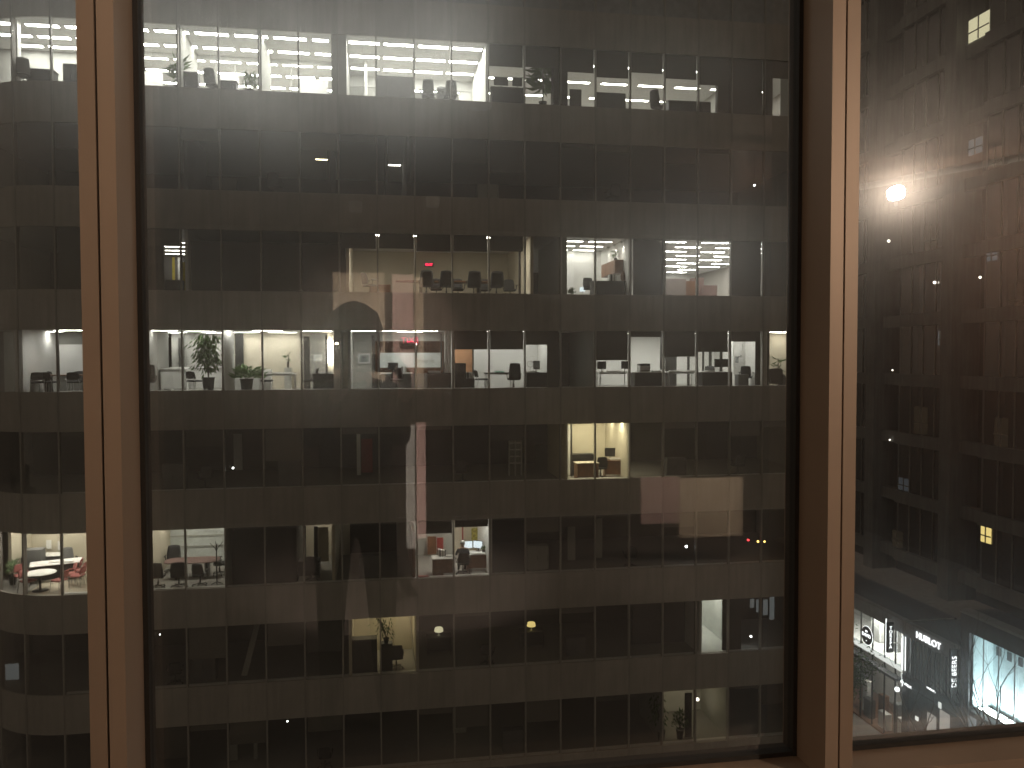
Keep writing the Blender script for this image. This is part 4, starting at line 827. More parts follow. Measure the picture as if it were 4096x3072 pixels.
# ================================================================== TOWER ACROSS THE SIDE STREET
TX = 34.0
tw = thing('apartment_tower', 'dark concrete tower with piers and slab bands above the lit shops', 'building', (0, 0, 0))
part('wall', MB().box(35.6, 50, 34, 75, 10.9, 75), M['towerdark'], tw)
PY = [36.9, 44.6, 52.3, 60.0, 67.7]
pier = MB().box(TX-.25, TX+1.6, -.5, .5, 10.95, 75).mesh('pier', M['tower'])
for y in PY: link('pier', pier, tw, (0, y, 0))
bandw = 7.7-1.0
sb_me = MB().box(TX, TX+.5, .5, 5.2, -.38, .38).mesh('slab_band', M['tower']); sr_me = MB().box(TX+.35, TX+.9, 5.2, 7.2, -.38, .38).mesh('slab_band', M['tower'])
fin = MB().box(TX+.3, TX+1.6, 5.15, 5.3, -.38, 3.49).mesh('fin_wall', M['tower'])
tp_me = MB().box(TX+.30, TX+.31, .02, 1.14, .39, 3.47).mesh('window_pane', M['towerglass']); tf_me = MB().box(TX+.24, TX+.36, -.03, .03, .385, 3.485).mesh('window_frame', M['mullion'])
rl_me = MB().box(TX+.02, TX+.06, .5, 5.2, .9, .96).mesh('railing', M['metal'])
for i in range(-1, 12):
    z = 16.35+3.87*i
    if z < 11.4: continue
    for y in PY[:4]:
        link('slab_band', sb_me, tw, (0, y, z)); link('slab_band', sr_me, tw, (0, y, z)); link('fin_wall', fin, tw, (0, y, z))
        if z > 40 and y > 53: continue
        for j in range(4):
            link('window_pane', tp_me, tw, (0, y+.52+j*1.16, z)); link('window_frame', tf_me, tw, (0, y+.52+j*1.16, z))
def twin(y0, y1, z0, z1, mt, nm='lit_window', bars=True):
    o = part(nm, MB().box(TX+.255, TX+.275, y0, y1, z0, z1), M[mt], tw)
    if bars:
        part('glazing_bar', MB().box(TX+.20, TX+.25, (y0+y1)/2-.03, (y0+y1)/2+.03, z0, z1), M['mullion'], o); part('glazing_bar', MB().box(TX+.20, TX+.25, y0, y1, z0+(z1-z0)*.42-.03, z0+(z1-z0)*.42+.03), M['mullion'], o)
twin(42.1, 43.75, 43.85, 45.15, 'litwin'); twin(41.3, 42.1, 15.0, 15.95, 'ywin'); twin(45.55, 46.0, 26.3, 27.2, 'dimwin'); twin(45.45, 45.53, 26.4, 27.2, 'litwin', bars=False)
twin(41.2, 42.0, 31.0, 31.7, 'dimwin'); twin(42.5, 43.6, 37.3, 38.2, 'dimwin'); twin(49.5, 50.6, 35.6, 36.6, 'dimwin')
for y0, y1, z0, z1, mt in ((46.9, 48.2, 20.7, 22.4, 'faint'), (49.2, 50.3, 12.9, 14.0, 'faint'), (40.2, 41.2, 20.6, 22.2, 'faint'), (46.2, 47.4, 32.1, 33.8, 'faint'), (39.3, 40.3, 27.9, 29.6, 'faint'), (48.6, 49.7, 16.8, 17.6, 'faint2'), (41.0, 41.9, 35.8, 37.3, 'faint')): twin(y0, y1, z0, z1, mt, 'dim_window')
def small_lamp(label, y, z, r=.09):
    t = thing('balcony_lamp', label, 'lamp', (TX+.18, y, z)); part('globe', MB().lathe([(.01, -r), (r*.8, -r*.6), (r, 0), (r*.8, r*.6), (.01, r)], 10), M['lampw'], t); part('bracket', MB().box(0, .12, -.02, .02, -r-.03, -r), M['metal'], t)
small_lamp('small bright lamp on the left bay of the tower below the glare', 51.0, 33.2-.9+1.1); small_lamp('bright lamp in the middle of the tower at eye level', 46.3, 30.2); small_lamp('bright lamp right of the tower pier at eye level', 42.4, 30.15, .07); small_lamp('tiny lamp above the railing of the left tower bay', 50.4, 24.7, .05)
small_lamp('tiny lamp on the lower left bay of the tower', 50.6, 20.0, .05)

# ================================================================== SHOPS
SX = 33.6
sa_ = thing('glass_shop', 'two storey glass shop with lit upper floor and round black sign', 'shop', (0, 0, 0))
part('fascia', MB().box(SX, SX+.5, 48.05, 60, 7.63, 8.52), M['shopgrey'], sa_); part('light_band', MB().box(SX-.05, SX+.3, 48.1, 60, 5.13, 5.36), M['shopband'], sa_)
part('upper_floor', MB().box(SX+.31, 37.2, 48.1, 60, 5.1, 5.34), M['white'], sa_); part('ceiling', MB().box(SX+.05, 37.2, 48.1, 60, 7.635, 7.8), M['white'], sa_); part('rear_wall', MB().box(37.2, 37.4, 48.1, 60, .2, 8), M['white'], sa_); part('party_wall', MB().box(SX+.02, 37.2, 47.95, 48.09, .14, 8.5), M['grey'], sa_); part('roof', MB().box(SX+.5, 37.4, 48.0, 60, 8.0, 8.5), M['shopdark'], sa_)
for y0 in (48.9, 50.07, 51.44, 52.82, 54.2, 55.6, 57): part('window_post', MB().box(SX+.02, SX+.10, y0-.035, y0+.035, .2, 7.62), M['black'], sa_)
for y0, y1 in ((48.12, 48.86), (48.94, 50.03), (50.11, 51.40), (51.48, 52.78), (52.86, 54.16)):
    part('window_pane', MB().box(SX+.05, SX+.056, y0, y1, 5.37, 7.62), M['shopglass'], sa_); part('window_pane', MB().box(SX+.05, SX+.056, y0, y1, .5, 5.0), M['shopglass'], sa_)
for i, y in enumerate((49.3, 50.8, 52.3, 53.8)):
    for x in (34.4, 35.9): tag(part('ceiling_light', MB().box(-.35, .35, -.5, .5, -.05, -.002), M['lightC'], None, (x, y, 7.634)), 'square ceiling light in the upper floor of the glass shop', 'ceiling light', 'lights of the glass shop')
for i, y in enumerate((49.4, 52.4)): tag(part('ceiling_light', MB().box(-.3, .3, -.4, .4, -.05, -.002), M['lightF'], None, (35.4, y, 5.09)), 'ceiling light in the ground floor of the glass shop', 'ceiling light', 'ground floor lights of the glass shop')
for i, (y, h, mt) in enumerate(((49.6, 1.3, 'grey'), (51.3, 1.7, 'mesh'), (53.2, 1.5, 'white'))): cabinet(['low grey display stand on the upper floor of the glass shop', 'tall grey display stand behind the round sign', 'white display stand at the left of the glass shop'][i], 35.2, y, 5.341, .9, .4, h, mt, 1, R(-90), 'display_stand')
for i, (x, y, h, wd, mt) in enumerate(((34.3, 48.9, 1.5, .7, 'paper'), (34.6, 49.9, 2.1, .5, 'mesh'), (34.3, 50.9, 1.1, .9, 'paper'), (34.8, 51.8, 1.9, .6, 'brown'), (34.3, 52.7, 1.3, .8, 'black'), (34.7, 53.6, 2.2, .5, 'paper'))):
    cabinet(['nearest white display block', 'tall grey display block', 'low white display block', 'brown display block', 'black display block', 'farthest tall white display block'][i]+' on the ground floor of the glass shop', x, y, .131, wd, .4, h, mt, 1, R(-90), 'display_stand')
part('shop_canopy', MB().box(SX-.5, SX+.02, 48.1, 60, 4.55, 4.72), M['shopdark'], sa_); part('shop_floor', MB().box(SX+.12, 37.2, 48.1, 60, .0, .13), M['brown'], sa_)
rs_ = thing('round_sign', 'round black sign with white lettering hanging on the glass shop', 'sign', (SX-.25, 51.62, 6.36), R(-90))
dm = part('disc', MB().lathe([(.60, -.05), (.62, -.04), (.62, .04), (.60, .05)], 32), M['black'], rs_); dm.rotation_euler = (R(90), 0, 0)
rm = part('lit_rim', MB().tube([(.64*math.cos(i*math.pi/20), 0, .64*math.sin(i*math.pi/20)) for i in range(41)], .018, n=6), M['tube'], rs_)
for body, sz, z in (('DAVID', .34, .02), ('IIIIII', .17, .30), ('o', .16, -.34)):
    o = link('lettering', text_mesh('lettering', body, sz, M['sign'], .008), rs_, (0, -.062, z)); o.rotation_euler = (R(90), 0, 0)
part('bracket', MB().box(-.03, .03, .05, .25, -.03, .03), M['black'], rs_)
def blade(label, body, y, z0, z1, size, wd, rotate, x=SX-.42):
    t = thing('blade_sign', label, 'sign', (x, y, z0)); h = z1-z0
    part('box', MB().rbox(-wd/2, wd/2, 0, .16, -.25, h+.25, .02), M['black'], t); part('arm', MB().box(wd/2, wd/2+.24, .05, .11, h*.75, h*.75+.06).box(wd/2, wd/2+.24, .05, .11, h*.2, h*.2+.06), M['metal'], t)
    if rotate:
        o = link('lettering', text_mesh('lettering', body, size, M['sign'], .01, 1.05), t, (0, -.012, h/2)); o.rotation_euler = (R(90), R(-90), 0)
    else:
        for i, c in enumerate(body): o = link('letter', text_mesh('letter', c, size, M['sign'], .01), t, (0, -.012, h-(i+.5)*h/len(body))); o.rotation_euler = (R(90), 0, 0)
    return t
blade('black blade sign with stacked white letters at the end of the glass shop', 'TOREPA', 48.75, 6.45, 7.95, .30, .46, False)
t = thing('tube_light', 'white vertical light tube with a short top arm beside the stacked letter sign', 'light', (SX-.35, 49.35, 5.84)); part('tube', MB().tube([(0, 0, 0), (0, 0, 2.43)], .035, n=8), M['tube'], t); part('top_arm', MB().tube([(0, 0, 2.44), (.33, 0, 2.44)], .05, n=8), M['metal'], t)
t = thing('globe_lamp', 'half lit globe lamp at the edge of the glass shop ground floor', 'lamp', (SX-.25, 48.25, 3.95)); part('globe', MB().lathe([(.01, -.17), (.12, -.12), (.17, 0), (.12, .12), (.01, .17)], 14), M['sign'], t); part('bracket', MB().tube([(0, 0, .16), (.24, 0, .2)], .015, n=6), M['black'], t)
# watch shop
wsp = thing('watch_shop', 'dark watch shop with a rod screen facade and glowing name', 'shop', (0, 0, 0))
part('fascia', MB().box(SX, SX+.4, 42.72, 47.85, 7.62, 8.5), M['shopgrey'], wsp); part('body', MB().box(SX+.3, 38, 42.72, 47.9, 4.3, 7.6), M['shopdark'], wsp); part('roof', MB().box(SX+.4, 38, 42.72, 47.9, 7.9, 8.45), M['shopdark'], wsp)
part('canopy', MB().box(SX-.3, SX+.4, 42.75, 47.7, 4.86, 5.2), M['shopdark'], wsp); part('lower_wall', MB().box(SX+.1, SX+.3, 42.75, 47.88, .14, 4.3), M['shopdark'], wsp); part('pier', MB().box(SX-.08, SX+.3, 47.55, 48.0, .14, 5.1), M['black'], wsp)
rd = random.Random(11)
rodm = [MB().rbox(-.03, .03, -.03, .03, 0, 2.35, .008).mesh('screen_rod', M[mt]) for mt in ('metal', 'mesh', 'grey')]
for i in range(60): link('screen_rod', rodm[rd.randrange(3)], wsp, (SX+.05+rd.uniform(0, .16), 42.85+i*.08, 5.22))
o = link('lettering', text_mesh('lettering', 'HUBLOT', .58, M['sign'], .03, 1.02), wsp, (SX-.04, 45.58, 8.05)); o.rotation_euler = (R(90), 0, R(-90))
o = link('lettering', text_mesh('lettering', 'BOUTIQUE', .22, M['sign'], .015), wsp, (SX-.32, 47.25, 4.66)); o.rotation_euler = (R(90), 0, R(-90))
o = link('lettering', text_mesh('lettering', 'I HUBLOT I', .16, M['sign'], .015), wsp, (SX-.32, 44.85, 5.3)); o.rotation_euler = (R(90), 0, R(-90))
for y, z0, z1 in ((47.93, 5.33, 7.55), (47.65, 5.4, 7.6), (47.93, 4.26, 5.12)): part('light_tube', MB().tube([(SX-.12, y, z0), (SX-.12, y, z1)], .035 if y > 47.8 else .03, n=8), M['tube'], wsp)
for y0, y1, z0, z1, mt in ((44.9, 45.7, 2.3, 3.55, 'shopdim'), (43.7, 44.55, 2.5, 4.2, 'shopdim'), (46.2, 46.5, .6, 1.2, 'shopdim'), (46.55, 46.85, 2.55, 2.8, 'shopband'), (44.45, 44.7, 4.25, 4.6, 'shopband')): part('lit_window', MB().box(SX+.06, SX+.099, y0, y1, z0, z1), M[mt], wsp)
blade('bright blade sign with letters reading upward beside the blue lit shop', 'DE BEERS', 42.72, 6.15, 8.3, .43, .46, True)
# blue lit corner shop
bl = thing('corner_shop', 'corner shop with a tall blue white lit glass display', 'shop', (0, 0, 0))
part('fascia', MB().box(SX-.05, SX+.6, 34.0, 42.1, 9.76, 10.75), M['shopdark'], bl); part('parapet', MB().box(SX-.12, SX+.6, 34.0, 42.75, 10.753, 10.92), M['shopgrey'], bl); part('column', MB().box(SX-.06, SX+.5, 42.0, 42.68, .14, 10.75), M['shopdark'], bl); part('roof', MB().box(SX+.6, 38, 34.0, 42.7, 10.3, 10.8), M['shopdark'], bl)
bw = mat('pale_cyan_wall', (.66, .80, .82), .7); M['bw'] = bw
part('display_wall', MB().box(35.0, 35.2, 34, 42.0, .14, 10.2), bw, bl); part('display_ceiling', MB().box(SX+.12, 35, 34, 42.0, 9.77, 9.95), bw, bl); part('display_side', MB().box(SX+.12, 35, 41.86, 41.98, 5.4, 9.76), bw, bl); part('ledge', MB().box(SX-.15, 35, 34, 41.99, 5.05, 5.34), M['shopdark'], bl)
for y0 in (41.0, 39.85, 38.7, 37.55, 36.4): part('glazing_post', MB().box(SX+.04, SX+.09, y0-.02, y0+.02, 5.36, 9.74), M['shopgrey'], bl)
for i in range(7): part('window_pane', MB().box(SX+.06, SX+.066, 41.85-(i+1)*1.14, 41.85-i*1.14-.05, 5.36, 9.74), M['shopglass'], bl); 
for i in range(6): part('vent_panel', MB().box(34.9, 34.97, 41.45-i*.82-.2, 41.45-i*.82+.08, 8.55, 9.05), M['shopdark'], bl)
M['flood'] = emi('display_floodlight', (.84, .96, 1.0), 62)
for i in range(4): tag(part('floodlight', MB().rbox(-.34, .34, -.8, .8, 0, .1, .01).add([(-.3, -.76, .104), (.3, -.76, .104), (.3, .76, .104), (-.3, .76, .104)], [(0, 1, 2, 3)], 1), [M['black'], M['flood']], None, (34.3, 41.0-i*1.7, 5.342)), 'long floodlight on the ledge of the blue lit display', 'light', 'floodlights of the blue lit display')
for i in range(3): tag(part('ceiling_light', MB().box(-.2, .2, -.4, .4, -.05, -.002), M['flood'], None, (34.5, 41.0-i*2.2, 5.048)), 'light under the ledge of the blue lit shop', 'ceiling light', 'lights under the ledge of the blue lit shop')

# ================================================================== STREET TREES AND A CAR
def bare_tree(label, x, y, h, seed, spread=.5, leaves=0, lean=(0, 0)):
    rd = random.Random(seed); t = thing('bare_tree' if not leaves else 'dense_tree', label, 'tree', (x, y, .13)); tr = MB(); br = MB(); tips = []
    def grow(p, d, L, r, lev):
        n = 4; pts = [p]
        for i in range(n):
            d = (d+Vector((rd.uniform(-1, 1), rd.uniform(-1, 1), rd.uniform(-.3, .6)))*.14).normalized(); pts.append(pts[-1]+d*L/n)
        (tr if lev == 0 else br).tube(pts, r, r*.55, 7 if lev < 2 else 4); tips.append(pts[-1])
        if lev < 4:
            for j in range((3 if lev < 2 else 2) if not leaves else (3 if lev < 3 else 2)):
                q = pts[rd.choice((2, 3, 4))] if j else pts[-1]; a = rd.uniform(0, 6.28)
                nd = (d+Vector((math.cos(a), math.sin(a), rd.uniform(-.1, .5)))*spread).normalized(); grow(q, nd, L*rd.uniform(.55, .8), r*.5, lev+1)
    grow(Vector((0, 0, 0)), Vector((lean[0], lean[1], 1)).normalized(), h*.4, h*.011+.015, 0)
    part('trunk', tr, M['bark'], t); part('branches', br, M['bark'], t)
    if leaves:
        part('crown', leafcloud(rd, leaves, lambda r_, i: (rd.choice(tips)+Vector((r_.gauss(0, .35), r_.gauss(0, .35), r_.gauss(0, .35))), Vector((r_.uniform(-1, 1), r_.uniform(-1, 1), r_.uniform(-1, .4)))), .22, .12), M['leaf'], t)
    return t
bare_tree('bare tree in front of the blue lit display at the right edge', 31.0, 35.7, 12.5, 5, .5)
bare_tree('bare tree standing before the blade sign with upward letters', 31.0, 38.9, 11.5, 8, .55)
bare_tree('slim bare tree in front of the dark watch shop', 31.0, 42.6, 8.5, 13, .6)
bare_tree('dark bushy tree in front of the glass shop', 30.6, 49.4, 7.2, 17, .7, 3200)
def car(label, x, y, rz, paint):
    t = thing('parked_car', label, 'car', (x, y, .01), rz)
    prof = [(-2.1, .35), (-2.15, .6), (-2.0, .82), (-1.35, .9), (-.75, 1.38), (.75, 1.42), (1.45, .98), (2.05, .88), (2.15, .55), (2.1, .32)]
    b = MB(); vs = []
    for q, wd in ((-1, .86), (1, .86)):
        for px, pz in prof: vs.append((px, q*(wd-(.16 if pz > 1 else 0)), pz))
    n = len(prof); b.add(vs, [tuple(range(n)), tuple(range(2*n-1, n-1, -1))]+[(i, n+i, n+(i+1) % n, (i+1) % n) for i in range(n)]); part('body', b, paint, t)
    for q in (-1, 1): part('side_window', MB().add([(-1.2, q*.85, .95), (1.3, q*.85, .98), (.7, q*.715, 1.36), (-.7, q*.715, 1.33)], [(0, 1, 2, 3)]), M['offscreen'], t)
    for px in (-1.35, 1.35):
        for q in (-1, 1):
            wh = part('wheel', MB().lathe([(.2, -.1), (.32, -.09), (.33, 0), (.32, .09), (.2, .1)], 16), M['black'], t, (px, q*.8, .33)); wh.rotation_euler = (R(90), 0, 0); part('rim', MB().lathe([(.19, -.101), (.19, .101)], 12), M['metal'], wh)
    for q in (-1, 1): part('headlight', MB().rbox(-2.17, -2.08, q*.62-.14, q*.62+.14, .6, .72, .01), M['ywin'], t); part('tail_light', MB().rbox(2.08, 2.17, q*.65-.12, q*.65+.12, .62, .76, .01), M['red'], t)
car('dark car parked at the kerb by the glass shop', 28.0, 46.8, R(90), mat('car_paint', (.02, .02, .022), .25))

# ================================================================== OUR OWN WINDOW
WY = 1.6
fr = thing('window_frame', 'brown metal window frame right in front of the viewer', 'window', (0, 0, HC))
BAY = 1.351
for i in range(-2, 4):
    xr = -.425+BAY*i; xl = xr-.058
    mu_ = part('frame_post', MB().box(xl, xl+.027, WY-.122, WY+.05, -1.6, 1.25), M['frame_brown'], fr)
    part('frame_post', MB().box(xl+.031, xr, WY-.122, WY+.05, -1.6, 1.25), M['frame_brown'], fr); part('joint', MB().box(xl+.0272, xl+.0308, WY-.112, WY+.04, -1.6, 1.25), M['gasket'], fr)
    for a_ in (xl-.009, xr+.0005): part('gasket', MB().box(a_, a_+.0085, WY-.012, WY+.03, -.842, 1.25), M['gasket'], fr)
    x0, x1 = xr+.0005, xr-.058+BAY-.0005
    part('bottom_rail', MB().box(x0, x1, WY-.10, WY+.05, -1.0, -.842), M['frame_brown'], fr); part('gasket', MB().box(x0+.009, x1-.009, WY-.012, WY+.03, -.8415, -.832), M['gasket'], fr)
    for dy, mt in ((0, 'nearglass'), (.022, 'pane')): part('window_pane', MB().add([(x0, WY+dy, -.842), (x1, WY+dy, -.842), (x1, WY+dy, 1.25), (x0, WY+dy, 1.25)], [(0, 1, 2, 3)]), M[mt], fr)
# the room behind the viewer, seen only as faint reflections
ZF, ZC, RY = 24.1, 26.95, -5.0
struct('room_floor', MB().box(-5, 4.6, RY-1, WY+.05, ZF-.2, ZF), M['roomfloor']); struct('room_ceiling', MB().box(-5, 4.6, RY-1, WY+.05, ZC, ZC+.2), M['roomceil'])
struct('room_wall', MB().box(-5, 4.6, RY-.2, RY, ZF, ZC), M['roomdark']); struct('room_wall', MB().box(4.4, 4.6, RY, WY+.05, ZF, ZC), M['room']); struct('room_wall', MB().box(-5.0, -4.8, RY, WY+.05, ZF, ZC), M['roomdark'])
struct('room_wall', MB().box(-4.8, 4.4, WY-.06, WY+.05, ZF, HC-1.0), M['room'])
def wpan(name, label, cat, s0, y0, s1, y1, mt, d=8.2, t=.03):
    xa, zb = onY(s0, y0, d); xb, za = onY(s1, y1, d); za = max(za, ZF)
    return tag(part(name, MB().box(0, xb-xa, 0, t, 0, zb-za), M[mt], None, (xa, 2*WY-d, za)), label, cat)
wpan('door', 'pale door reflected in the glass behind the dark head', 'door', 1330, 1090, 1545, 2100, 'ivory', 8.15)
wpan('wall_panel', 'pale pinkish wall strip reflected right of the dark head', 'panel', 1568, 1098, 1655, 1560, 'pink', 8.0); wpan('wall_panel', 'narrow mauve wall strip reflected beside the pale strip', 'panel', 1657, 1110, 1695, 1560, 'ivory', 8.1)
wpan('paper_banner', 'tall pale paper banner reflected in the middle of the glass', 'banner', 1622, 1700, 1662, 2190, 'paper', 5.2); wpan('paper_banner', 'narrow mauve paper banner reflected beside the pale one', 'banner', 1664, 1690, 1704, 2150, 'pink', 5.25)
wpan('desk_screen', 'beige desk screen reflected at the lower right of the glass', 'screen', 2715, 1915, 2965, 2140, 'ivory', 6.0); wpan('desk_screen', 'mauve desk screen reflected at the lower right of the glass', 'screen', 2562, 1910, 2712, 2090, 'pink', 6.0)
wpan('door_frame', 'dark door frame post reflected at the lower right', 'door frame', 2826, 1725, 2845, 2000, 'roomfloor', 7.8); wpan('door_frame', 'second dark door frame post reflected at the lower right', 'door frame', 2958, 1725, 2980, 2000, 'roomfloor', 7.8)
exit_sign('red exit sign of the room reflected in the glass above the reception', *[onY(1640, 1362, 7.9)[0], 2*WY-7.9, onY(1640, 1362, 7.9)[1]], .07, R(180))
lp = thing('ceiling_lamp', 'bright ceiling lamp reflected as a glare at the upper right', 'lamp', (3.38, -1.75, 26.765))
M['glare'] = emi('lamp_bulb', (1, .80, .62), 3000)
part('bulb', MB().lathe([(.004, -.046), (.027, -.037), (.042, -.013), (.042, .013), (.027, .037), (.004, .046)], 16), M['glare'], lp); part('rose', MB().lathe([(.015, .047), (.015, .055)], 10), M['metal'], lp)
tr_ = thing('added_track', 'added pale light track standing in for the streak beside the upper right glare', 'light track', (3.38, -1.74, 26.845)); part('rail', MB().tube([(-.12, -.25, 0), (0, 0, 0), (.62, 1.32, 0)], .022, n=8), M['paper'], tr_)  # track added so the bulb lights it into a glare streak
for f_ in (.15, .95): part('hanger', MB().tube([(.62*f_, 1.32*f_, .02), (.62*f_, 1.32*f_, .104)], .006, n=5), M['metal'], tr_)
l2 = thing('ceiling_lamp', 'added warm lamp in the unseen left part of the room behind the viewer', 'lamp', (-3.1, -1.6, ZC-.2))  # lamp added out of view to brighten the frame posts
M['glow2'] = emi('fill_globe', (1, .76, .54), 150)
part('bulb', MB().lathe([(.005, -.12), (.08, -.09), (.12, 0), (.08, .09), (.005, .12)], 16), M['glow2'], l2); part('rose', MB().lathe([(.02, .11), (.02, .17), (.06, .18), (.06, .199)], 14), M['metal'], l2)
def added_spot(label, x, y, tgt, e, cone, z=ZC-.001):  # spots added to brighten the reflected panels and the frame post
    t = thing('added_spot', label, 'lamp', (x, y, z)); part('housing', MB().lathe([(.05, -.08), (.055, -.02), (.055, -.002)], 10), M['white'], t)
    l = bpy.data.lights.new('added_beam', 'SPOT'); l.energy = e; l.spot_size = R(cone); l.spot_blend = .55; l.shadow_soft_size = .04; l.color = (1, .84, .70)
    o = bpy.data.objects.new('added_beam', l); COL.objects.link(o); o.parent = t; o.location = (0, 0, -.1)
    d = Vector(tgt)-Vector((x, y, z-.1)); o.rotation_euler = d.to_track_quat('-Z', 'Y').to_euler()
added_spot('added spotlight brightening the reflected pale door', -.15, -3.6, (-.15, -4.95, 25.9), 170, 62)
added_spot('narrow added spotlight brightening the reflected pinkish wall strip', .45, -3.3, (.32, -4.9, 26.0), 800, 34)
added_spot('narrow added spotlight brightening the reflected paper banner', .5, -.7, (.26, -2.0, 24.9), 1100, 40)
added_spot('added spotlight brightening the reflected desk screens', 2.4, -1.4, (2.35, -2.8, 24.7), 260, 55)
added_spot('added spotlight brightening the left brown frame post', -.25, 1.0, (-.42, 1.5, 25.4), 7, 80)
# the photographer, holding the phone just behind the lens
QJ = {'pelvis': ((0, 0, .95), .17, .13), 'spine': ((0, 0, 1.15), .15, .11), 'chest': ((0, 0, 1.34), .18, .12), 'neck': ((0, .02, 1.50), .055, .055), 'headb': ((0, .05, 1.58), .07, .085), 'heada': ((0, .06, 1.68), .08, .10), 'headt': ((0, .05, 1.76), .055, .065)}
for q, s_ in (('l', -1), ('r', 1)):
    QJ.update({'sh'+q: ((s_*.165, 0, 1.43), .065, .065), 'el'+q: ((s_*.19, .19, 1.24), .045, .045), 'wr'+q: ((s_*.12, .36, 1.50), .03, .03), 'hd'+q: ((s_*.10, .385, 1.56), .035, .02), 'hip'+q: ((s_*.10, 0, .88), .10, .10), 'kn'+q: ((s_*.11, .02, .48), .065, .065), 'an'+q: ((s_*.12, -.02, .09), .045, .045), 'to'+q: ((s_*.13, .13, .04), .04, .03)})
    for i, (dz, L) in enumerate(((.0, .07), (.02, .08), (.04, .075), (.06, .06))): QJ['f'+q+str(i)] = ((s_*(.10-L*.6), .40, 1.56+dz), .008, .008)
    QJ['f'+q+'t'] = ((s_*.055, .37, 1.55), .010, .010)
QE = [('pelvis', 'spine'), ('spine', 'chest'), ('chest', 'neck'), ('neck', 'headb'), ('headb', 'heada'), ('heada', 'headt')]
for q in 'lr': QE += [('chest', 'sh'+q), ('sh'+q, 'el'+q), ('el'+q, 'wr'+q), ('wr'+q, 'hd'+q), ('pelvis', 'hip'+q), ('hip'+q, 'kn'+q), ('kn'+q, 'an'+q), ('an'+q, 'to'+q)]+[('hd'+q, 'f'+q+i) for i in '0123t']
def qm(c):
    if c.z > 1.49 and abs(c.x) < .12 and c.y < .2: return 1
    if c.y > .34: return 1
    return 0 if c.z > .95 else 2
for q in list(QJ):
    if q[:2] in ('wr', 'hd') or q[0] == 'f': QJ[q] = ((QJ[q][0][0]+.09,)+QJ[q][0][1:],)+QJ[q][1:]
ph = person('person', 'dark haired person holding up a phone, reflected in the glass', QJ, QE, (-.09, -.46, ZF), 0, ([M['trousers'], M['skin'], M['trousers']], qm))
part('hair', MB().lathe([(.085, 1.55), (.12, 1.64), (.125, 1.72), (.10, 1.79), (.05, 1.83), (.01, 1.84)], 16, cy=.025), M['hair_d'], ph)
t = thing('phone', 'dark phone held up by the person reflected in the glass', 'phone', (0, -.035, HC)); part('body', MB().rbox(-.075, .075, -.004, .004, -.06, .012, .003), M['black'], t); part('display', MB().box(-.07, .07, -.0055, -.0042, -.056, .008), M['dimwin'], t)

# ================================================================== BLINDS AND DIM THINGS IN THE DARK ROWS
panel('G', 22, 2655, 76, 2748, 2.4, 'dimwin', 'lit_glass_panel', .03)
rb = random.Random(91); skip = {'B': (), 'E': (9, 10, 11), 'F': (0, 1, 2, 3, 4, 6, 7), 'G': (4, 5, 6, 13, 14, 15, 16), 'H': (13, 14)}
for kk in 'BEFGH':
    for n in range(-3, 18):
        if n in skip[kk] or (kk == 'F' and n < 3): continue
        q = rb.random()
        if q < .62: zb = SILL[kk]+HEAD*rb.choice((.45, .6, .72, .8, .88, .93)); part('roller_blind', MB().box(mX(n)+.06, mX(n)+1.44, FY+.12, FY+.128, zb, SILL[kk]+2.40), M['blind' if q < .4 else 'blinddim'], off)
for i, (kk, sx, v, mt, lb) in enumerate((('B', 900, 1.2, 'mesh', 'dim grey cabinet left of centre on the dark second row'), ('B', 1950, 1.4, 'grey', 'dim pale cabinet right of centre on the dark second row'), ('E', 700, 1.1, 'mesh', 'dim grey cabinet near the left frame on the fifth row'), ('E', 1160, 1.3, 'mesh', 'dim grey cabinet left of the red panel on the fifth row'),
        ('E', 2700, 1.2, 'mesh', 'dim grey cabinet right of the warm lit office'), ('F', 1480, 1.1, 'mesh', 'dim cabinet between the corridor and the seated person'), ('F', 2150, 1.2, 'grey', 'dim pale cabinet right of the seated person'), ('G', 820, 1.1, 'mesh', 'dim cabinet left of the leaning board'), ('G', 2300, 1.3, 'mesh', 'dim cabinet right of the second lit table lamp'), ('H', 2050, 1.0, 'mesh', 'dim cabinet in the middle of the bottom row'))):
    cabinet(lb, pX(kk, sx, v), FY+v, floorz(kk), .9, .45, .8+.12*(i % 4), mt, 2)
for i, (kk, sx, v, rz, lb) in enumerate((('B', 1100, .8, 170, 'dim office chair on the dark second row'), ('B', 2450, .9, 190, 'dim office chair at the right of the dark second row'), ('E', 820, .8, 200, 'dim office chair near the left end of the fifth row'), ('E', 1850, .8, 160, 'dim office chair right of the banner reflection on the fifth row'), ('E', 2950, .8, 185, 'dim office chair at the right end of the fifth row'),
        ('F', 2520, .8, 175, 'dim office chair in the dark right half of the sixth row'), ('G', 700, .8, 190, 'dim office chair near the left frame on the seventh row'), ('G', 1950, .8, 165, 'dim office chair between the two lit table lamps'), ('H', 1300, .8, 180, 'dim office chair in the bottom row'))):
    office_chair(lb, kk, sx, v, R(rz), 'task', 'mesh')

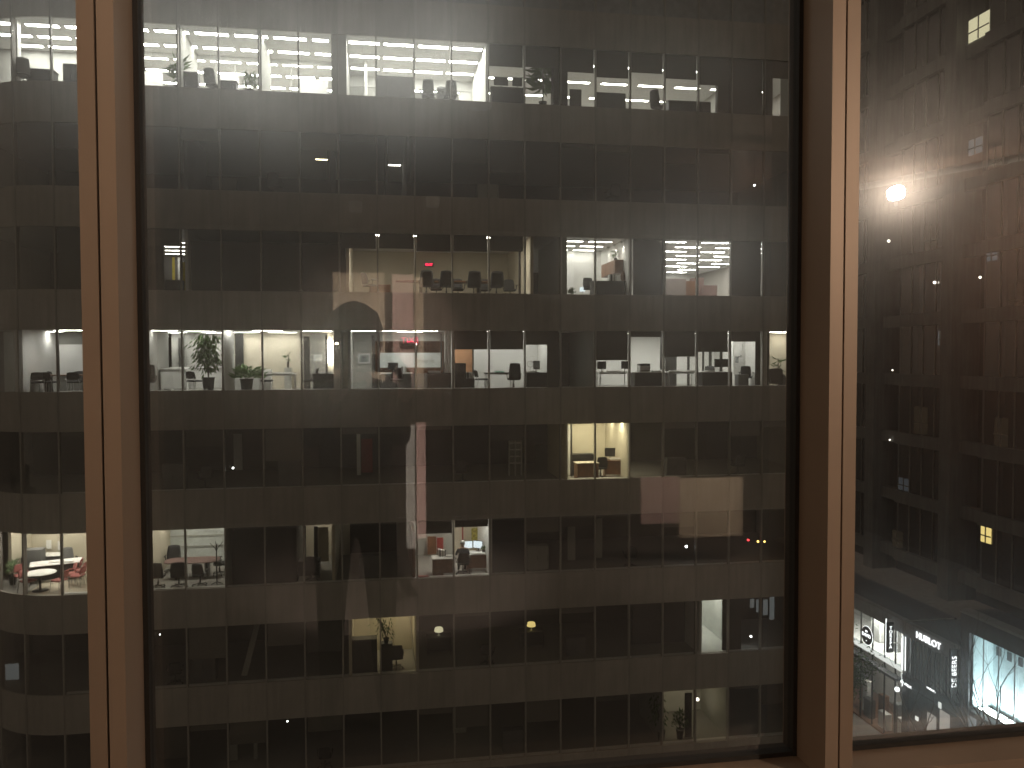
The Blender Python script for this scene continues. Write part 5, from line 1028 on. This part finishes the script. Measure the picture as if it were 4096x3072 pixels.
# ================================================================== GLOWING BEADS STANDING IN FOR STREET LIGHTS REFLECTED IN DARK PANES
M['p_white'] = emi('bead_white', (.9, .95, 1), 14); M['p_red'] = emi('bead_red', (1, .05, .06), 6); M['p_amber'] = emi('bead_amber', (1, .62, .15), 7); M['p_teal'] = emi('bead_teal', (.1, .9, .8), 5)
for k, sx, sy, mt, r, lb in (('E', 932, 1872, 'p_white', .04, 'tiny white reflected glint beside the pale open door of the fifth row'), ('F', 2745, 2186, 'p_white', .055, 'small white reflected glint in the dark right part of the sixth row'),
        ('F', 2993, 2160, 'p_red', .05, 'small red reflected glint in the dark right part of the sixth row'), ('F', 3032, 2166, 'p_amber', .05, 'left of two amber reflected glints in the sixth row'), ('F', 3058, 2166, 'p_amber', .045, 'right of two amber reflected glints in the sixth row'),
        ('G', 2950, 2548, 'p_white', .06, 'left white reflected glint right of the narrow bright corridor'), ('G', 3004, 2546, 'p_white', .045, 'right white reflected glint right of the narrow bright corridor'), ('H', 3133, 2739, 'p_teal', .05, 'tiny teal reflected glint at the bottom right corner of the facade'),
        ('H', 1150, 2885, 'p_white', .035, 'tiny white reflected glint in the dark bottom row'), ('B', 3018, 741, 'p_white', .045, 'small white reflected glint at the right of the dark second row'), ('C', 3040, 965, 'p_white', .04, 'small white reflected glint before the right blinds of the third row'),
        ('G', 640, 2538, 'p_white', .025, 'tiny white reflected glint near the left frame on the seventh row'), ('F', 2830, 2050, 'p_white', .035, 'small white reflected glint under the head of the sixth row windows')):
    v = .75; X, Z = onY(sx, sy, FY+v); t = thing('reflection_bead', lb, 'lamp', (X, FY+v, Z))
    part('bulb', MB().lathe([(.004, -r), (r*.8, -r*.6), (r, 0), (r*.8, r*.6), (.004, r)], 10), M[mt], t); part('cord', MB().tube([(0, 0, r), (0, 0, max(r+.02, ceilz(k)-Z-.001))], .004, n=4), M['black'], t)

# ================================================================== SINGLE OUT ALIKE LIGHTS BY THEIR PLACE
ORD = 'first second third fourth fifth sixth seventh eighth ninth tenth eleventh twelfth thirteenth fourteenth fifteenth sixteenth seventeenth eighteenth nineteenth twentieth'.split()
SHORT = {'ceiling lights of the bright top floor': 'bright top floor', 'ceiling lights under the blinds of the top floor': 'top floor behind the blinds', 'lights of the receding open office': 'receding open office, third storey', 'lights of the glass shop': 'upper glass shop',
         'ground floor lights of the glass shop': 'glass shop ground floor', 'lights of the private office': 'private office, brown cabinet', 'lights of the narrow yellow room': 'narrow yellow room', 'lights of the lit fifth row office': 'warm fifth row office', 'lights of the corner office': 'rounded corner office',
         'lights of the coat stand meeting room': 'coat stand meeting room', 'lights of the working person': 'above the seated person', 'lights of the narrow bright corridor': 'narrow bright corridor', 'floodlights of the blue lit display': 'blue lit display', 'lights under the ledge of the blue lit shop': 'under the blue shop ledge'}
SUB = {'slim ceiling light over the reception with the big plant': 'reception with big plant', 'slim ceiling light over the property office with the frosted band': 'property office with frosted band', 'slim ceiling light hidden behind the blinds of the pale office': 'pale office with blinds', 'ceiling light hidden behind the blinds of the open office right': 'open office at eye level'}
fam = {}
for o in list(COL.objects):
    if o.parent is None and 'group' in o and ('light' in o.get('category', '')): fam.setdefault((o['group'], o['label']), []).append(o)
for (g, lb), os_ in fam.items():
    if len(os_) < 2: continue
    side = abs(os_[0].location.x-os_[1].location.x) < .01 and 'shop' in g or 'display' in g
    depth = (lambda q: q.location.x) if side else (lambda q: q.location.y); along = (lambda q: -q.location.y) if side else (lambda q: q.location.x)
    rows = []
    for o in sorted(os_, key=depth):
        if rows and depth(o)-depth(rows[-1][-1]) < .35: rows[-1].append(o)
        else: rows.append([o])
    for i, r_ in enumerate(rows):
        for j, o in enumerate(sorted(r_, key=along)):
            place = SUB.get(lb) or SHORT.get(g, g)
            o['label'] = f"{ORD[j]} light from left" + (f", {ORD[i]} row back" if len(rows) > 1 else '') + f", {place}" if len(r_) > 1 else f"single light, {ORD[i]} row back, {place}"
